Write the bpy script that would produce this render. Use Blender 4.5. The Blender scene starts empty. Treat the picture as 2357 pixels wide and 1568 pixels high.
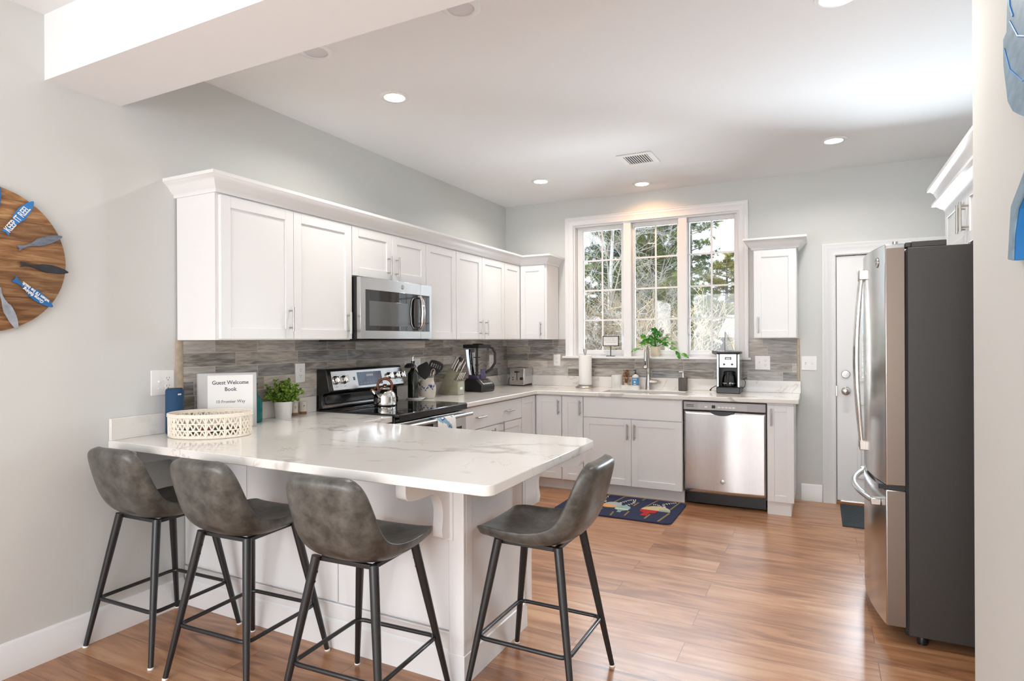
import bpy, bmesh, math, random
from mathutils import Vector, Matrix
random.seed(7)
R_ = math.radians
scene = bpy.context.scene
COL = scene.collection

# ------------------------------------------------------------ camera
def lin(h):
    h = h.lstrip('#')
    o = []
    for i in (0, 2, 4):
        c = int(h[i:i+2], 16) / 255
        o.append(c / 12.92 if c <= .04045 else ((c + .055) / 1.055) ** 2.4)
    return (*o, 1)

yaw, rol = R_(26.9505), R_(-0.2622)
FW = Vector((-math.sin(yaw), math.cos(yaw), 0))
RT = Vector((math.cos(yaw), math.sin(yaw), 0)); UP = Vector((0, 0, 1))
R2 = RT * math.cos(rol) + UP * math.sin(rol); U2 = -RT * math.sin(rol) + UP * math.cos(rol)
cd = bpy.data.cameras.new('camera'); cam = bpy.data.objects.new('camera', cd); COL.objects.link(cam)
cd.sensor_width = 36; cd.lens = 1396.35 / 2357 * 36; cd.clip_start = .05; cd.clip_end = 300
m = Matrix((R2, U2, -FW)).transposed().to_4x4(); m.translation = (2.9956, -5.7591, 1.3771)
cam.matrix_world = m
scene.camera = cam

# ------------------------------------------------------------ world, sun, daylight, exposure
vs = scene.view_settings
vs.view_transform = 'Standard'; vs.look = 'None'; vs.gamma = 1; vs.use_curve_mapping = False
vs.exposure = 1.06
scene.cycles.max_bounces = 8; scene.cycles.diffuse_bounces = 5; scene.cycles.glossy_bounces = 4
scene.cycles.transmission_bounces = 6; scene.cycles.transparent_max_bounces = 12
scene.cycles.sample_clamp_indirect = 6; scene.cycles.caustics_reflective = False; scene.cycles.caustics_refractive = False
scene.cycles.use_denoising = True

w = bpy.data.worlds.new('world'); scene.world = w; w.use_nodes = True
nt = w.node_tree; nt.nodes.clear()
tc = nt.nodes.new('ShaderNodeTexCoord'); sp = nt.nodes.new('ShaderNodeSeparateXYZ')
rp = nt.nodes.new('ShaderNodeValToRGB'); bg = nt.nodes.new('ShaderNodeBackground'); ou = nt.nodes.new('ShaderNodeOutputWorld')
nt.links.new(tc.outputs['Generated'], sp.inputs[0]); nt.links.new(sp.outputs['Z'], rp.inputs[0])
e = rp.color_ramp.elements
e[0].position = 0.0; e[0].color = (.93, .96, 1.0, 1)
e[1].position = .6; e[1].color = (.50, .70, 1.0, 1)
a = e.new(.16); a.color = (.80, .90, 1.0, 1)
nt.links.new(rp.outputs[0], bg.inputs[0]); bg.inputs[1].default_value = .92
nt.links.new(bg.outputs[0], ou.inputs[0])

def lamp(name, kind, loc, energy, color=(1, 1, 1), rot=(0, 0, 0), **k):
    l = bpy.data.lights.new(name, kind); o = bpy.data.objects.new(name, l); COL.objects.link(o)
    o.location = loc; o.rotation_euler = rot; l.energy = energy; l.color = color
    for a, b in k.items(): setattr(l, a, b)
    return o
# the low winter sun on the trees, coming from the left of the house
sd = Vector((.78, .42, -.46))
sun = lamp('sun', 'SUN', (0, 0, 20), 1.7, (1, .90, .70), angle=R_(.6)); sun.rotation_euler = sd.to_track_quat('-Z', 'Y').to_euler()
# daylight entering by the large windows of the living room behind the camera
lamp('daylight_living_room', 'AREA', (1.75, -8.93, 1.45), 56, (.975, .985, 1.0), (R_(94), 0, 0), shape='RECTANGLE', size=2.9, size_y=2.0)
# added fill lamp on the left behind the camera, lightens the entry wall
lamp('side_fill_lamp', 'AREA', (-.05, -7.3, 1.55), 24, (.965, .98, 1.0), (0, R_(-90), 0), shape='RECTANGLE', size=1.3, size_y=1.5)
# light thrown up into the kitchen by the sunlit snow below the window
lamp('snow_bounce', 'AREA', (2.2, 1.35, .10), 470, (.88, .94, 1.0), (R_(-165), 0, 0), shape='RECTANGLE', size=4.8, size_y=2.2)
# skylight falling steeply through the kitchen window
lamp('skylight_kitchen', 'AREA', (1.57, 3.2, 5.2), 640, (.84, .92, 1.0), (R_(-52), 0, 0), shape='RECTANGLE', size=6.5, size_y=2.6)
# daylight through the glazed part of the back door
lamp('daylight_back_door', 'AREA', (3.55, .12, 1.49), 32, (.84, .92, 1.0), (R_(-86), 0, 0), shape='RECTANGLE', size=.48, size_y=.84)
pt = lamp('kitchen_window_portal', 'AREA', (1.57, .13, 1.87), 10, (1, 1, 1), (R_(-90), 0, 0), shape='RECTANGLE', size=1.55, size_y=1.32)
pt.data.cycles.is_portal = True

# ------------------------------------------------------------ mesh helpers
BASE = {}
def root(o):
    while o.parent: o = o.parent
    return o

class MB:
    def __init__(s): s.v = []; s.f = []
    def add(s, vs, fs):
        o = len(s.v); s.v += [tuple(v) for v in vs]; s.f += [tuple(i + o for i in f) for f in fs]; return s
    def box(s, x0, x1, y0, y1, z0, z1):
        return s.add([(x, y, z) for z in (z0, z1) for y in (y0, y1) for x in (x0, x1)],
                     [(0, 2, 3, 1), (4, 5, 7, 6), (0, 1, 5, 4), (2, 6, 7, 3), (0, 4, 6, 2), (1, 3, 7, 5)])
    def fbox(s, F, u0, u1, w0, w1, z0, z1):
        return s.add([F(u, w_, z) for z in (z0, z1) for w_ in (w0, w1) for u in (u0, u1)],
                     [(0, 2, 3, 1), (4, 5, 7, 6), (0, 1, 5, 4), (2, 6, 7, 3), (0, 4, 6, 2), (1, 3, 7, 5)])
    def prism(s, poly, ax, a, b):
        g = {'x': lambda u, v, t: (t, u, v), 'y': lambda u, v, t: (u, t, v), 'z': lambda u, v, t: (u, v, t)}[ax]
        n = len(poly)
        return s.add([g(u, v, a) for u, v in poly] + [g(u, v, b) for u, v in poly],
                     [tuple(range(n)), tuple(range(2 * n - 1, n - 1, -1))] + [(i, (i + 1) % n, n + (i + 1) % n, n + i) for i in range(n)])
    def lathe(s, prof, c=(0, 0, 0), n=24, ax='z', cap=True, sx=1, sy=1):
        c = Vector(c); vs = []; fs = []
        for r, h in prof:
            for i in range(n):
                a = 2 * math.pi * i / n; p, q = r * math.cos(a) * sx, r * math.sin(a) * sy
                d = {'z': (p, q, h), 'x': (h, p, q), 'y': (p, h, q)}[ax]
                vs.append(c + Vector(d))
        m_ = len(prof)
        for j in range(m_ - 1):
            for i in range(n):
                fs.append((j * n + i, j * n + (i + 1) % n, (j + 1) * n + (i + 1) % n, (j + 1) * n + i))
        if cap: fs += [tuple(range(n - 1, -1, -1)), tuple(range((m_ - 1) * n, m_ * n))]
        return s.add(vs, fs)
    def tube(s, path, r, n=8, closed=False):
        P = [Vector(p) for p in path]; k = len(P)
        rs = r if isinstance(r, (list, tuple)) else [r] * k
        vs = []; fs = []; up = None
        for i, p in enumerate(P):
            if closed: t = P[(i + 1) % k] - P[i - 1]
            else: t = (P[min(i + 1, k - 1)] - P[max(i - 1, 0)])
            t = t.normalized() if t.length > 1e-9 else Vector((0, 0, 1))
            if up is None: up = t.orthogonal().normalized()
            up = (up - t * up.dot(t)); up = up.normalized() if up.length > 1e-6 else t.orthogonal().normalized()
            b = t.cross(up)
            for j in range(n):
                a = 2 * math.pi * j / n; vs.append(p + (up * math.cos(a) + b * math.sin(a)) * rs[i])
        for i in range(k if closed else k - 1):
            for j in range(n):
                i2 = (i + 1) % k
                fs.append((i * n + j, i * n + (j + 1) % n, i2 * n + (j + 1) % n, i2 * n + j))
        if not closed: fs += [tuple(range(n - 1, -1, -1)), tuple(range((k - 1) * n, k * n))]
        return s.add(vs, fs)
    def sph(s, c, r, nu=16, nv=10):
        rx, ry, rz = r if isinstance(r, (tuple, list)) else (r, r, r)
        pr = [(math.sin(math.pi * j / nv), -math.cos(math.pi * j / nv)) for j in range(nv + 1)]
        pr[0] = (.001, -1); pr[-1] = (.001, 1)
        vs = []; fs = []
        for q, h in pr:
            for i in range(nu):
                a = 2 * math.pi * i / nu; vs.append((c[0] + rx * q * math.cos(a), c[1] + ry * q * math.sin(a), c[2] + rz * h))
        for j in range(nv):
            for i in range(nu): fs.append((j * nu + i, j * nu + (i + 1) % nu, (j + 1) * nu + (i + 1) % nu, (j + 1) * nu + i))
        return s.add(vs, fs)
    def sweep(s, prof, path):
        """profile (out, z) swept along a plan path with mitred corners; outwards is to the right of the path"""
        P = [Vector(p) for p in path]; ns = []
        for i in range(len(P)):
            d = []
            if i > 0: d.append((P[i] - P[i - 1]).normalized())
            if i < len(P) - 1: d.append((P[i + 1] - P[i]).normalized())
            nn = [Vector((q.y, -q.x)) for q in d]
            if len(nn) == 2:
                b = (nn[0] + nn[1]); b = b / b.dot(nn[0])
            else: b = nn[0]
            ns.append(b)
        n = len(prof); vs = []; fs = []
        for p, b in zip(P, ns):
            for o, z in prof: vs.append((p.x + b.x * o, p.y + b.y * o, z))
        for i in range(len(P) - 1):
            for j in range(n): fs.append((i * n + j, i * n + (j + 1) % n, (i + 1) * n + (j + 1) % n, (i + 1) * n + j))
        fs += [tuple(range(n - 1, -1, -1)), tuple(range((len(P) - 1) * n, len(P) * n))]
        return s.add(vs, fs)
    def xf(s, M):
        s.v = [tuple(M @ Vector(v)) for v in s.v]; return s
    def join(s, o): return s.add(o.v, o.f)
    def obj(s, name, mat, parent=None, sm=True, bev=0, ang=40, org=None, seg=2):
        off = Vector((0, 0, 0))
        if parent is not None: off = BASE.get(root(parent).name, Vector((0, 0, 0)))
        elif org is not None: off = Vector(org)
        me = bpy.data.meshes.new(name)
        me.from_pydata([tuple(Vector(v) - off) for v in s.v], [], s.f); me.update()
        bm = bmesh.new(); bm.from_mesh(me); bmesh.ops.recalc_face_normals(bm, faces=bm.faces); bm.to_mesh(me); bm.free()
        if sm:
            me.polygons.foreach_set('use_smooth', [True] * len(me.polygons)); me.set_sharp_from_angle(angle=R_(ang))
        me.materials.append(mat)
        o = bpy.data.objects.new(name, me); COL.objects.link(o)
        if parent is not None: o.parent = parent
        elif org is not None: o.location = off; BASE[o.name] = off
        if bev:
            b = o.modifiers.new('bevel', 'BEVEL'); b.width = bev; b.segments = seg; b.limit_method = 'ANGLE'; b.angle_limit = R_(35)
            b.harden_normals = False
        return o

def tag(o, label, cat, group=None):
    o['label'] = label; o['category'] = cat
    if group: o['group'] = group
    return o
def thing(name, label, cat, loc=(0, 0, 0), group=None):
    o = bpy.data.objects.new(name, None); COL.objects.link(o); o.location = loc; o.empty_display_size = .05
    BASE[o.name] = Vector(loc)
    return tag(o, label, cat, group)
def struct(o): o['kind'] = 'structure'; return o
def part_label(o, l): o['label'] = l; return o
def copy_tree(o, parent=None):
    c = o.copy(); COL.objects.link(c)
    if parent: c.parent = parent
    for ch in list(o.children): copy_tree(ch, c)
    return c
def text(s, size, mat, name, M, parent=None, bold=0, align='CENTER', ext=.0006, sx=1, space=1.0, org=None, serif=0):
    c = bpy.data.curves.new('t', 'FONT'); c.body = s; c.size = size; c.align_x = align; c.align_y = 'CENTER'
    c.extrude = ext; c.offset = bold; c.space_line = space; c.resolution_u = 3
    o = bpy.data.objects.new('t', c); COL.objects.link(o)
    dg = bpy.context.evaluated_depsgraph_get(); dg.update()
    me = bpy.data.meshes.new_from_object(o.evaluated_get(dg))
    vs = [M @ Vector((v.co.x * sx, v.co.y, v.co.z)) for v in me.vertices]; fs = [tuple(p.vertices) for p in me.polygons]
    sf = []
    if serif:
        cnt = {}
        for p in me.polygons:
            for k in p.edge_keys: cnt.setdefault(k, []).append(p)
        for k, ps in cnt.items():
            a, q = me.vertices[k[0]].co, me.vertices[k[1]].co
            if abs(a.y - q.y) < size * 1e-3 and abs(a.z - q.z) < 1e-6 and a.z > ext * .5 and size * .05 < abs(a.x - q.x) < size * .17:
                fr = [p for p in ps if abs(p.normal.z) > .9]
                if len(fr) == 1: sf.append((min(a.x, q.x), max(a.x, q.x), a.y, fr[0].center.y < a.y))
    bpy.data.objects.remove(o); bpy.data.meshes.remove(me); bpy.data.curves.remove(c)
    b = MB(); b.add(vs, fs)
    for x0, x1, y, up in sf:   # slab serifs on the stem ends
        h = serif * .42; e_ = serif; y0, y1 = (y - h, y) if up else (y, y + h)
        b.add([M @ Vector((x * sx, q, z)) for z in (-ext, ext) for x, q in ((x0 - e_, y0), (x1 + e_, y0), (x1 + e_, y1), (x0 - e_, y1))], [(0, 1, 2, 3), (7, 6, 5, 4), (0, 4, 5, 1), (1, 5, 6, 2), (2, 6, 7, 3), (3, 7, 4, 0)])
    return b.obj(name, mat, parent, sm=False, org=org)
def frame(o, x, y, z):
    return Matrix(((x[0], y[0], z[0], o[0]), (x[1], y[1], z[1], o[1]), (x[2], y[2], z[2], o[2]), (0, 0, 0, 1)))
def FX(d): return lambda u, w_, z: (d + w_, u, z)       # faces +x, u runs along y
def FY(d): return lambda u, w_, z: (u, d - w_, z)       # faces -y, u runs along x
def FXN(d): return lambda u, w_, z: (d - w_, u, z)      # faces -x, u runs along y
def arc(cx, cy, r, a0, a1, n): return [(cx + r * math.cos(R_(a0 + (a1 - a0) * i / n)), cy + r * math.sin(R_(a0 + (a1 - a0) * i / n))) for i in range(n + 1)]

# ------------------------------------------------------------ materials
def new_mat(name):
    m_ = bpy.data.materials.new(name); m_.use_nodes = True
    return m_, m_.node_tree.nodes, m_.node_tree.links, m_.node_tree.nodes['Principled BSDF']
def pm(name, col, rough=.5, metal=0, spec=.5, coat=0, nvar=0, nscale=20, bump=0, bscale=60, stretch=(1, 1, 1), ior=None, emit=None, es=0, sheen=0):
    m_, N, L, b = new_mat(name)
    c = lin(col) if isinstance(col, str) else (*col[:3], 1)
    b.inputs['Base Color'].default_value = c; b.inputs['Roughness'].default_value = rough; b.inputs['Metallic'].default_value = metal
    b.inputs['Specular IOR Level'].default_value = spec; b.inputs['Coat Weight'].default_value = coat; b.inputs['Coat Roughness'].default_value = .1
    if emit: b.inputs['Emission Color'].default_value = (*emit[:3], 1); b.inputs['Emission Strength'].default_value = es
    if nvar or bump:
        t = N.new('ShaderNodeTexCoord'); mp = N.new('ShaderNodeMapping'); mp.inputs['Scale'].default_value = stretch
        L.new(t.outputs['Object'], mp.inputs[0])
    if nvar:
        n = N.new('ShaderNodeTexNoise'); n.inputs['Scale'].default_value = nscale; n.inputs['Detail'].default_value = 5
        r = N.new('ShaderNodeValToRGB'); r.color_ramp.elements[0].position = .3; r.color_ramp.elements[1].position = .7
        r.color_ramp.elements[0].color = (*[max(0, x * (1 - nvar)) for x in c[:3]], 1); r.color_ramp.elements[1].color = (*[min(1, x * (1 + nvar)) for x in c[:3]], 1)
        L.new(mp.outputs[0], n.inputs[0]); L.new(n.outputs[0], r.inputs[0]); L.new(r.outputs[0], b.inputs['Base Color'])
    if bump:
        n2 = N.new('ShaderNodeTexNoise'); n2.inputs['Scale'].default_value = bscale; n2.inputs['Detail'].default_value = 3
        bp = N.new('ShaderNodeBump'); bp.inputs['Strength'].default_value = bump; bp.inputs['Distance'].default_value = .002
        L.new(mp.outputs[0], n2.inputs[0]); L.new(n2.outputs[0], bp.inputs['Height']); L.new(bp.outputs[0], b.inputs['Normal'])
    return m_
def clearglass(name, tint=(1, 1, 1), refl=.06, rough=.0):
    m_, N, L, b = new_mat(name); N.remove(b)
    out = [n for n in N if n.type == 'OUTPUT_MATERIAL'][0]
    t = N.new('ShaderNodeBsdfTransparent'); t.inputs[0].default_value = (*tint, 1)
    g = N.new('ShaderNodeBsdfGlossy'); g.inputs['Roughness'].default_value = rough
    f = N.new('ShaderNodeFresnel'); f.inputs[0].default_value = 1.45
    mx = N.new('ShaderNodeMixShader'); L.new(f.outputs[0], mx.inputs[0]); L.new(t.outputs[0], mx.inputs[1]); L.new(g.outputs[0], mx.inputs[2]); L.new(mx.outputs[0], out.inputs[0])
    return m_

M = {}
M['wall'] = pm('wall_paint', (.662, .678, .664), .7, bump=.04, bscale=220)
M['ceil'] = pm('ceiling_paint', (.855, .87, .885), .8, bump=.04, bscale=220)
M['white'] = pm('white_trim_paint', (.85, .86, .87), .32)
M['cab'] = pm('white_cabinet_paint', (.845, .855, .865), .34)
M['steel'] = pm('brushed_steel', (.62, .62, .62), .24, 1, nvar=.08, nscale=6, stretch=(120, 120, 2))
M['nickel'] = pm('brushed_nickel', (.52, .50, .47), .28, 1)
M['chrome'] = pm('polished_steel', (.78, .77, .75), .07, 1)
M['black'] = pm('black_plastic', (.012, .012, .013), .35)
M['blackm'] = pm('black_metal', (.014, .015, .017), .38, coat=.2)
M['bglass'] = pm('black_glass', (.008, .008, .009), .04, spec=.8)
M['enamel'] = pm('black_enamel', (.012, .012, .012), .18)
M['fridge_side'] = pm('dark_grey_case', (.046, .043, .040), .42, nvar=.12, nscale=300)
M['rubber'] = pm('rubber', (.03, .03, .03), .8)
M['paper'] = pm('paper', (.86, .86, .85), .8)
M['ink'] = pm('ink', (.02, .02, .05), .7)
M['plate'] = pm('white_plastic', (.86, .86, .85), .3)
M['slot'] = pm('dark_slot', (.03, .03, .03), .6)

def floor_mat():
    m_, N, L, b = new_mat('oak_plank_floor')
    t = N.new('ShaderNodeTexCoord')
    br = N.new('ShaderNodeTexBrick'); br.offset = .37; br.offset_frequency = 2; br.squash = 1
    br.inputs['Scale'].default_value = 1; br.inputs['Brick Width'].default_value = 1.22; br.inputs['Row Height'].default_value = .184
    br.inputs['Mortar Size'].default_value = .0016; br.inputs['Mortar Smooth'].default_value = .3; br.inputs['Bias'].default_value = 0
    br.inputs['Color1'].default_value = (0, 0, 0, 1); br.inputs['Color2'].default_value = (1, 1, 1, 1); br.inputs['Mortar'].default_value = (.5, .5, .5, 1)
    L.new(t.outputs['Object'], br.inputs[0])
    def noise(sc, st, det, dis=0):
        mp = N.new('ShaderNodeMapping'); mp.inputs['Scale'].default_value = st
        ad = N.new('ShaderNodeVectorMath'); ad.operation = 'MULTIPLY_ADD'
        # shift the grain per plank
        L.new(br.outputs['Color'], ad.inputs[0]); ad.inputs[1].default_value = (7.3, 3.1, 0); L.new(t.outputs['Object'], ad.inputs[2])
        L.new(ad.outputs[0], mp.inputs[0])
        n = N.new('ShaderNodeTexNoise'); n.inputs['Scale'].default_value = sc; n.inputs['Detail'].default_value = det; n.inputs['Distortion'].default_value = dis
        L.new(mp.outputs[0], n.inputs[0]); return n
    n1 = noise(1.0, (1.5, 11, 1), 7, 1.9); n2 = noise(1.0, (5, 130, 1), 4, .3); n3 = noise(1.0, (1.6, 4, 1), 3)
    mx = N.new('ShaderNodeMath'); mx.operation = 'MULTIPLY_ADD'; L.new(br.outputs['Color'], mx.inputs[0]); mx.inputs[1].default_value = .20
    m2 = N.new('ShaderNodeMath'); m2.operation = 'MULTIPLY_ADD'; L.new(n1.outputs[0], m2.inputs[0]); m2.inputs[1].default_value = 1.05; m2.inputs[2].default_value = -.30
    m3 = N.new('ShaderNodeMath'); m3.operation = 'MULTIPLY_ADD'; L.new(n2.outputs[0], m3.inputs[0]); m3.inputs[1].default_value = .22; L.new(m2.outputs[0], m3.inputs[2])
    m4 = N.new('ShaderNodeMath'); m4.operation = 'MULTIPLY_ADD'; L.new(n3.outputs[0], m4.inputs[0]); m4.inputs[1].default_value = .25; L.new(m3.outputs[0], m4.inputs[2])
    L.new(m4.outputs[0], mx.inputs[2])
    r = N.new('ShaderNodeValToRGB'); el = r.color_ramp.elements
    el[0].position = .10; el[0].color = lin('#52331f'); el[1].position = .95; el[1].color = lin('#caa17e')
    q = el.new(.34); q.color = lin('#8b5d3e'); q = el.new(.58); q.color = lin('#b07f5a'); 
    L.new(mx.outputs[0], r.inputs[0])
    dk = N.new('ShaderNodeMixRGB'); dk.blend_type = 'MULTIPLY'; L.new(br.outputs['Fac'], dk.inputs[0]); L.new(r.outputs[0], dk.inputs[1]); dk.inputs[2].default_value = (.35, .3, .28, 1)
    L.new(dk.outputs[0], b.inputs['Base Color'])
    b.inputs['Roughness'].default_value = .29; b.inputs['Specular IOR Level'].default_value = .6; b.inputs['Coat Weight'].default_value = .12; b.inputs['Coat Roughness'].default_value = .18
    bp = N.new('ShaderNodeBump'); bp.inputs['Strength'].default_value = .12; bp.inputs['Distance'].default_value = .002
    L.new(n2.outputs[0], bp.inputs['Height']); L.new(bp.outputs[0], b.inputs['Normal'])
    return m_
M['floor'] = floor_mat()

def tile_mat(name, swap):
    """wood-look stone planks; rows 75 mm high"""
    m_, N, L, b = new_mat(name)
    t = N.new('ShaderNodeTexCoord'); s = N.new('ShaderNodeSeparateXYZ'); c = N.new('ShaderNodeCombineXYZ')
    L.new(t.outputs['Object'], s.inputs[0]); L.new(s.outputs['Y' if swap else 'X'], c.inputs[0]); L.new(s.outputs['Z'], c.inputs[1])
    br = N.new('ShaderNodeTexBrick'); br.offset = .43; br.offset_frequency = 3; br.squash = .62; br.squash_frequency = 2
    for k, v in {'Scale': 1, 'Brick Width': .46, 'Row Height': .0755, 'Mortar Size': .0017, 'Mortar Smooth': .2, 'Bias': 0}.items(): br.inputs[k].default_value = v
    br.inputs['Color1'].default_value = (0, 0, 0, 1); br.inputs['Color2'].default_value = (1, 1, 1, 1); br.inputs['Mortar'].default_value = (.5, .5, .5, 1)
    L.new(c.outputs[0], br.inputs[0])
    def noise(st, det, dis, sh):
        ad = N.new('ShaderNodeVectorMath'); ad.operation = 'MULTIPLY_ADD'; L.new(br.outputs['Color'], ad.inputs[0]); ad.inputs[1].default_value = sh; L.new(c.outputs[0], ad.inputs[2])
        mp = N.new('ShaderNodeMapping'); mp.inputs['Scale'].default_value = st; L.new(ad.outputs[0], mp.inputs[0])
        n = N.new('ShaderNodeTexNoise'); n.inputs['Scale'].default_value = 1; n.inputs['Detail'].default_value = det; n.inputs['Distortion'].default_value = dis
        L.new(mp.outputs[0], n.inputs[0]); return n
    n1 = noise((4, 26, 1), 7, 1.6, (9, 5, 3)); n2 = noise((9, 70, 1), 5, .8, (4, 7, 1)); n3 = noise((1.6, 5, 1), 2, 0, (0, 0, 0))
    a1 = N.new('ShaderNodeMath'); a1.operation = 'MULTIPLY_ADD'; L.new(br.outputs['Color'], a1.inputs[0]); a1.inputs[1].default_value = .50; 
    a2 = N.new('ShaderNodeMath'); a2.operation = 'MULTIPLY_ADD'; L.new(n1.outputs[0], a2.inputs[0]); a2.inputs[1].default_value = .95; a2.inputs[2].default_value = -.55
    a3 = N.new('ShaderNodeMath'); a3.operation = 'MULTIPLY_ADD'; L.new(n2.outputs[0], a3.inputs[0]); a3.inputs[1].default_value = .58; L.new(a2.outputs[0], a3.inputs[2]); L.new(a3.outputs[0], a1.inputs[2])
    r = N.new('ShaderNodeValToRGB'); el = r.color_ramp.elements
    el[0].position = .12; el[0].color = lin('#6e6a67'); el[1].position = .85; el[1].color = lin('#ebe7e2')
    q = el.new(.36); q.color = lin('#a5a09c'); q = el.new(.58); q.color = lin('#c6c1bc')
    L.new(a1.outputs[0], r.inputs[0])
    hu = N.new('ShaderNodeMixRGB'); hu.blend_type = 'MIX'; h = N.new('ShaderNodeMath'); h.operation = 'MULTIPLY'; h.inputs[1].default_value = .35
    L.new(n3.outputs[0], h.inputs[0]); L.new(h.outputs[0], hu.inputs[0]); L.new(r.outputs[0], hu.inputs[1]); hu.inputs[2].default_value = lin('#8a7f70')
    wn = N.new('ShaderNodeTexWhiteNoise'); wn.noise_dimensions = '3D'; L.new(br.outputs['Color'], wn.inputs[0]); tn = N.new('ShaderNodeMixRGB'); tn.blend_type = 'MULTIPLY'; tn.inputs[0].default_value = .8; tr_ = N.new('ShaderNodeValToRGB'); tr_.color_ramp.elements[0].color = (1, .95, .88, 1); tr_.color_ramp.elements[1].color = (.88, .94, 1, 1); L.new(wn.outputs['Value'], tr_.inputs[0]); L.new(hu.outputs[0], tn.inputs[1]); L.new(tr_.outputs[0], tn.inputs[2])
    dk = N.new('ShaderNodeMixRGB'); L.new(br.outputs['Fac'], dk.inputs[0]); L.new(tn.outputs[0], dk.inputs[1]); dk.inputs[2].default_value = lin('#c4beb6')
    L.new(dk.outputs[0], b.inputs['Base Color']); b.inputs['Roughness'].default_value = .38
    bp = N.new('ShaderNodeBump'); bp.inputs['Strength'].default_value = .25; bp.inputs['Distance'].default_value = .003; L.new(n1.outputs[0], bp.inputs['Height']); L.new(bp.outputs[0], b.inputs['Normal'])
    return m_
M['tile_l'] = tile_mat('stone_plank_tile_left', True); M['tile_b'] = tile_mat('stone_plank_tile_back', False)

def quartz():
    m_, N, L, b = new_mat('veined_quartz')
    t = N.new('ShaderNodeTexCoord')
    def vein(sc, dis, w_, off, st=(1, 1, 1)):
        mp = N.new('ShaderNodeMapping'); mp.inputs['Location'].default_value = off; mp.inputs['Scale'].default_value = st; mp.inputs['Rotation'].default_value = (0, 0, .5); L.new(t.outputs['Object'], mp.inputs[0])
        n = N.new('ShaderNodeTexNoise'); n.inputs['Scale'].default_value = sc; n.inputs['Detail'].default_value = 6; n.inputs['Roughness'].default_value = .55; n.inputs['Distortion'].default_value = dis
        L.new(mp.outputs[0], n.inputs[0])
        s = N.new('ShaderNodeMath'); s.operation = 'SUBTRACT'; L.new(n.outputs[0], s.inputs[0]); s.inputs[1].default_value = .5
        a_ = N.new('ShaderNodeMath'); a_.operation = 'ABSOLUTE'; L.new(s.outputs[0], a_.inputs[0])
        mr = N.new('ShaderNodeMapRange'); mr.inputs['From Min'].default_value = 0; mr.inputs['From Max'].default_value = w_; mr.inputs['To Min'].default_value = 1; mr.inputs['To Max'].default_value = 0
        L.new(a_.outputs[0], mr.inputs[0])
        k = N.new('ShaderNodeTexNoise'); k.inputs['Scale'].default_value = sc * 1.7; L.new(mp.outputs[0], k.inputs[0])
        kr = N.new('ShaderNodeMapRange'); kr.inputs['From Min'].default_value = .48; kr.inputs['From Max'].default_value = .60; L.new(k.outputs[0], kr.inputs[0])
        mu = N.new('ShaderNodeMath'); mu.operation = 'MULTIPLY'; L.new(mr.outputs[0], mu.inputs[0]); L.new(kr.outputs[0], mu.inputs[1]); return mu
    v1 = vein(.85, .6, .018, (3.2, 1.1, 0)); v2 = vein(1.9, 1.0, .007, (7.7, 4.2, 0))
    m1 = N.new('ShaderNodeMixRGB'); m1.inputs[1].default_value = (.80, .785, .755, 1); m1.inputs[2].default_value = lin('#a09c98')
    f1 = N.new('ShaderNodeMath'); f1.operation = 'MULTIPLY'; f1.inputs[1].default_value = .75; L.new(v1.outputs[0], f1.inputs[0]); L.new(f1.outputs[0], m1.inputs[0])
    m2 = N.new('ShaderNodeMixRGB'); m2.inputs[2].default_value = lin('#a79f96'); f2 = N.new('ShaderNodeMath'); f2.operation = 'MULTIPLY'; f2.inputs[1].default_value = .6
    L.new(v2.outputs[0], f2.inputs[0]); L.new(f2.outputs[0], m2.inputs[0]); L.new(m1.outputs[0], m2.inputs[1])
    L.new(m2.outputs[0], b.inputs['Base Color']); b.inputs['Roughness'].default_value = .10; b.inputs['Specular IOR Level'].default_value = .5
    return m_
M['quartz'] = quartz()

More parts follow.
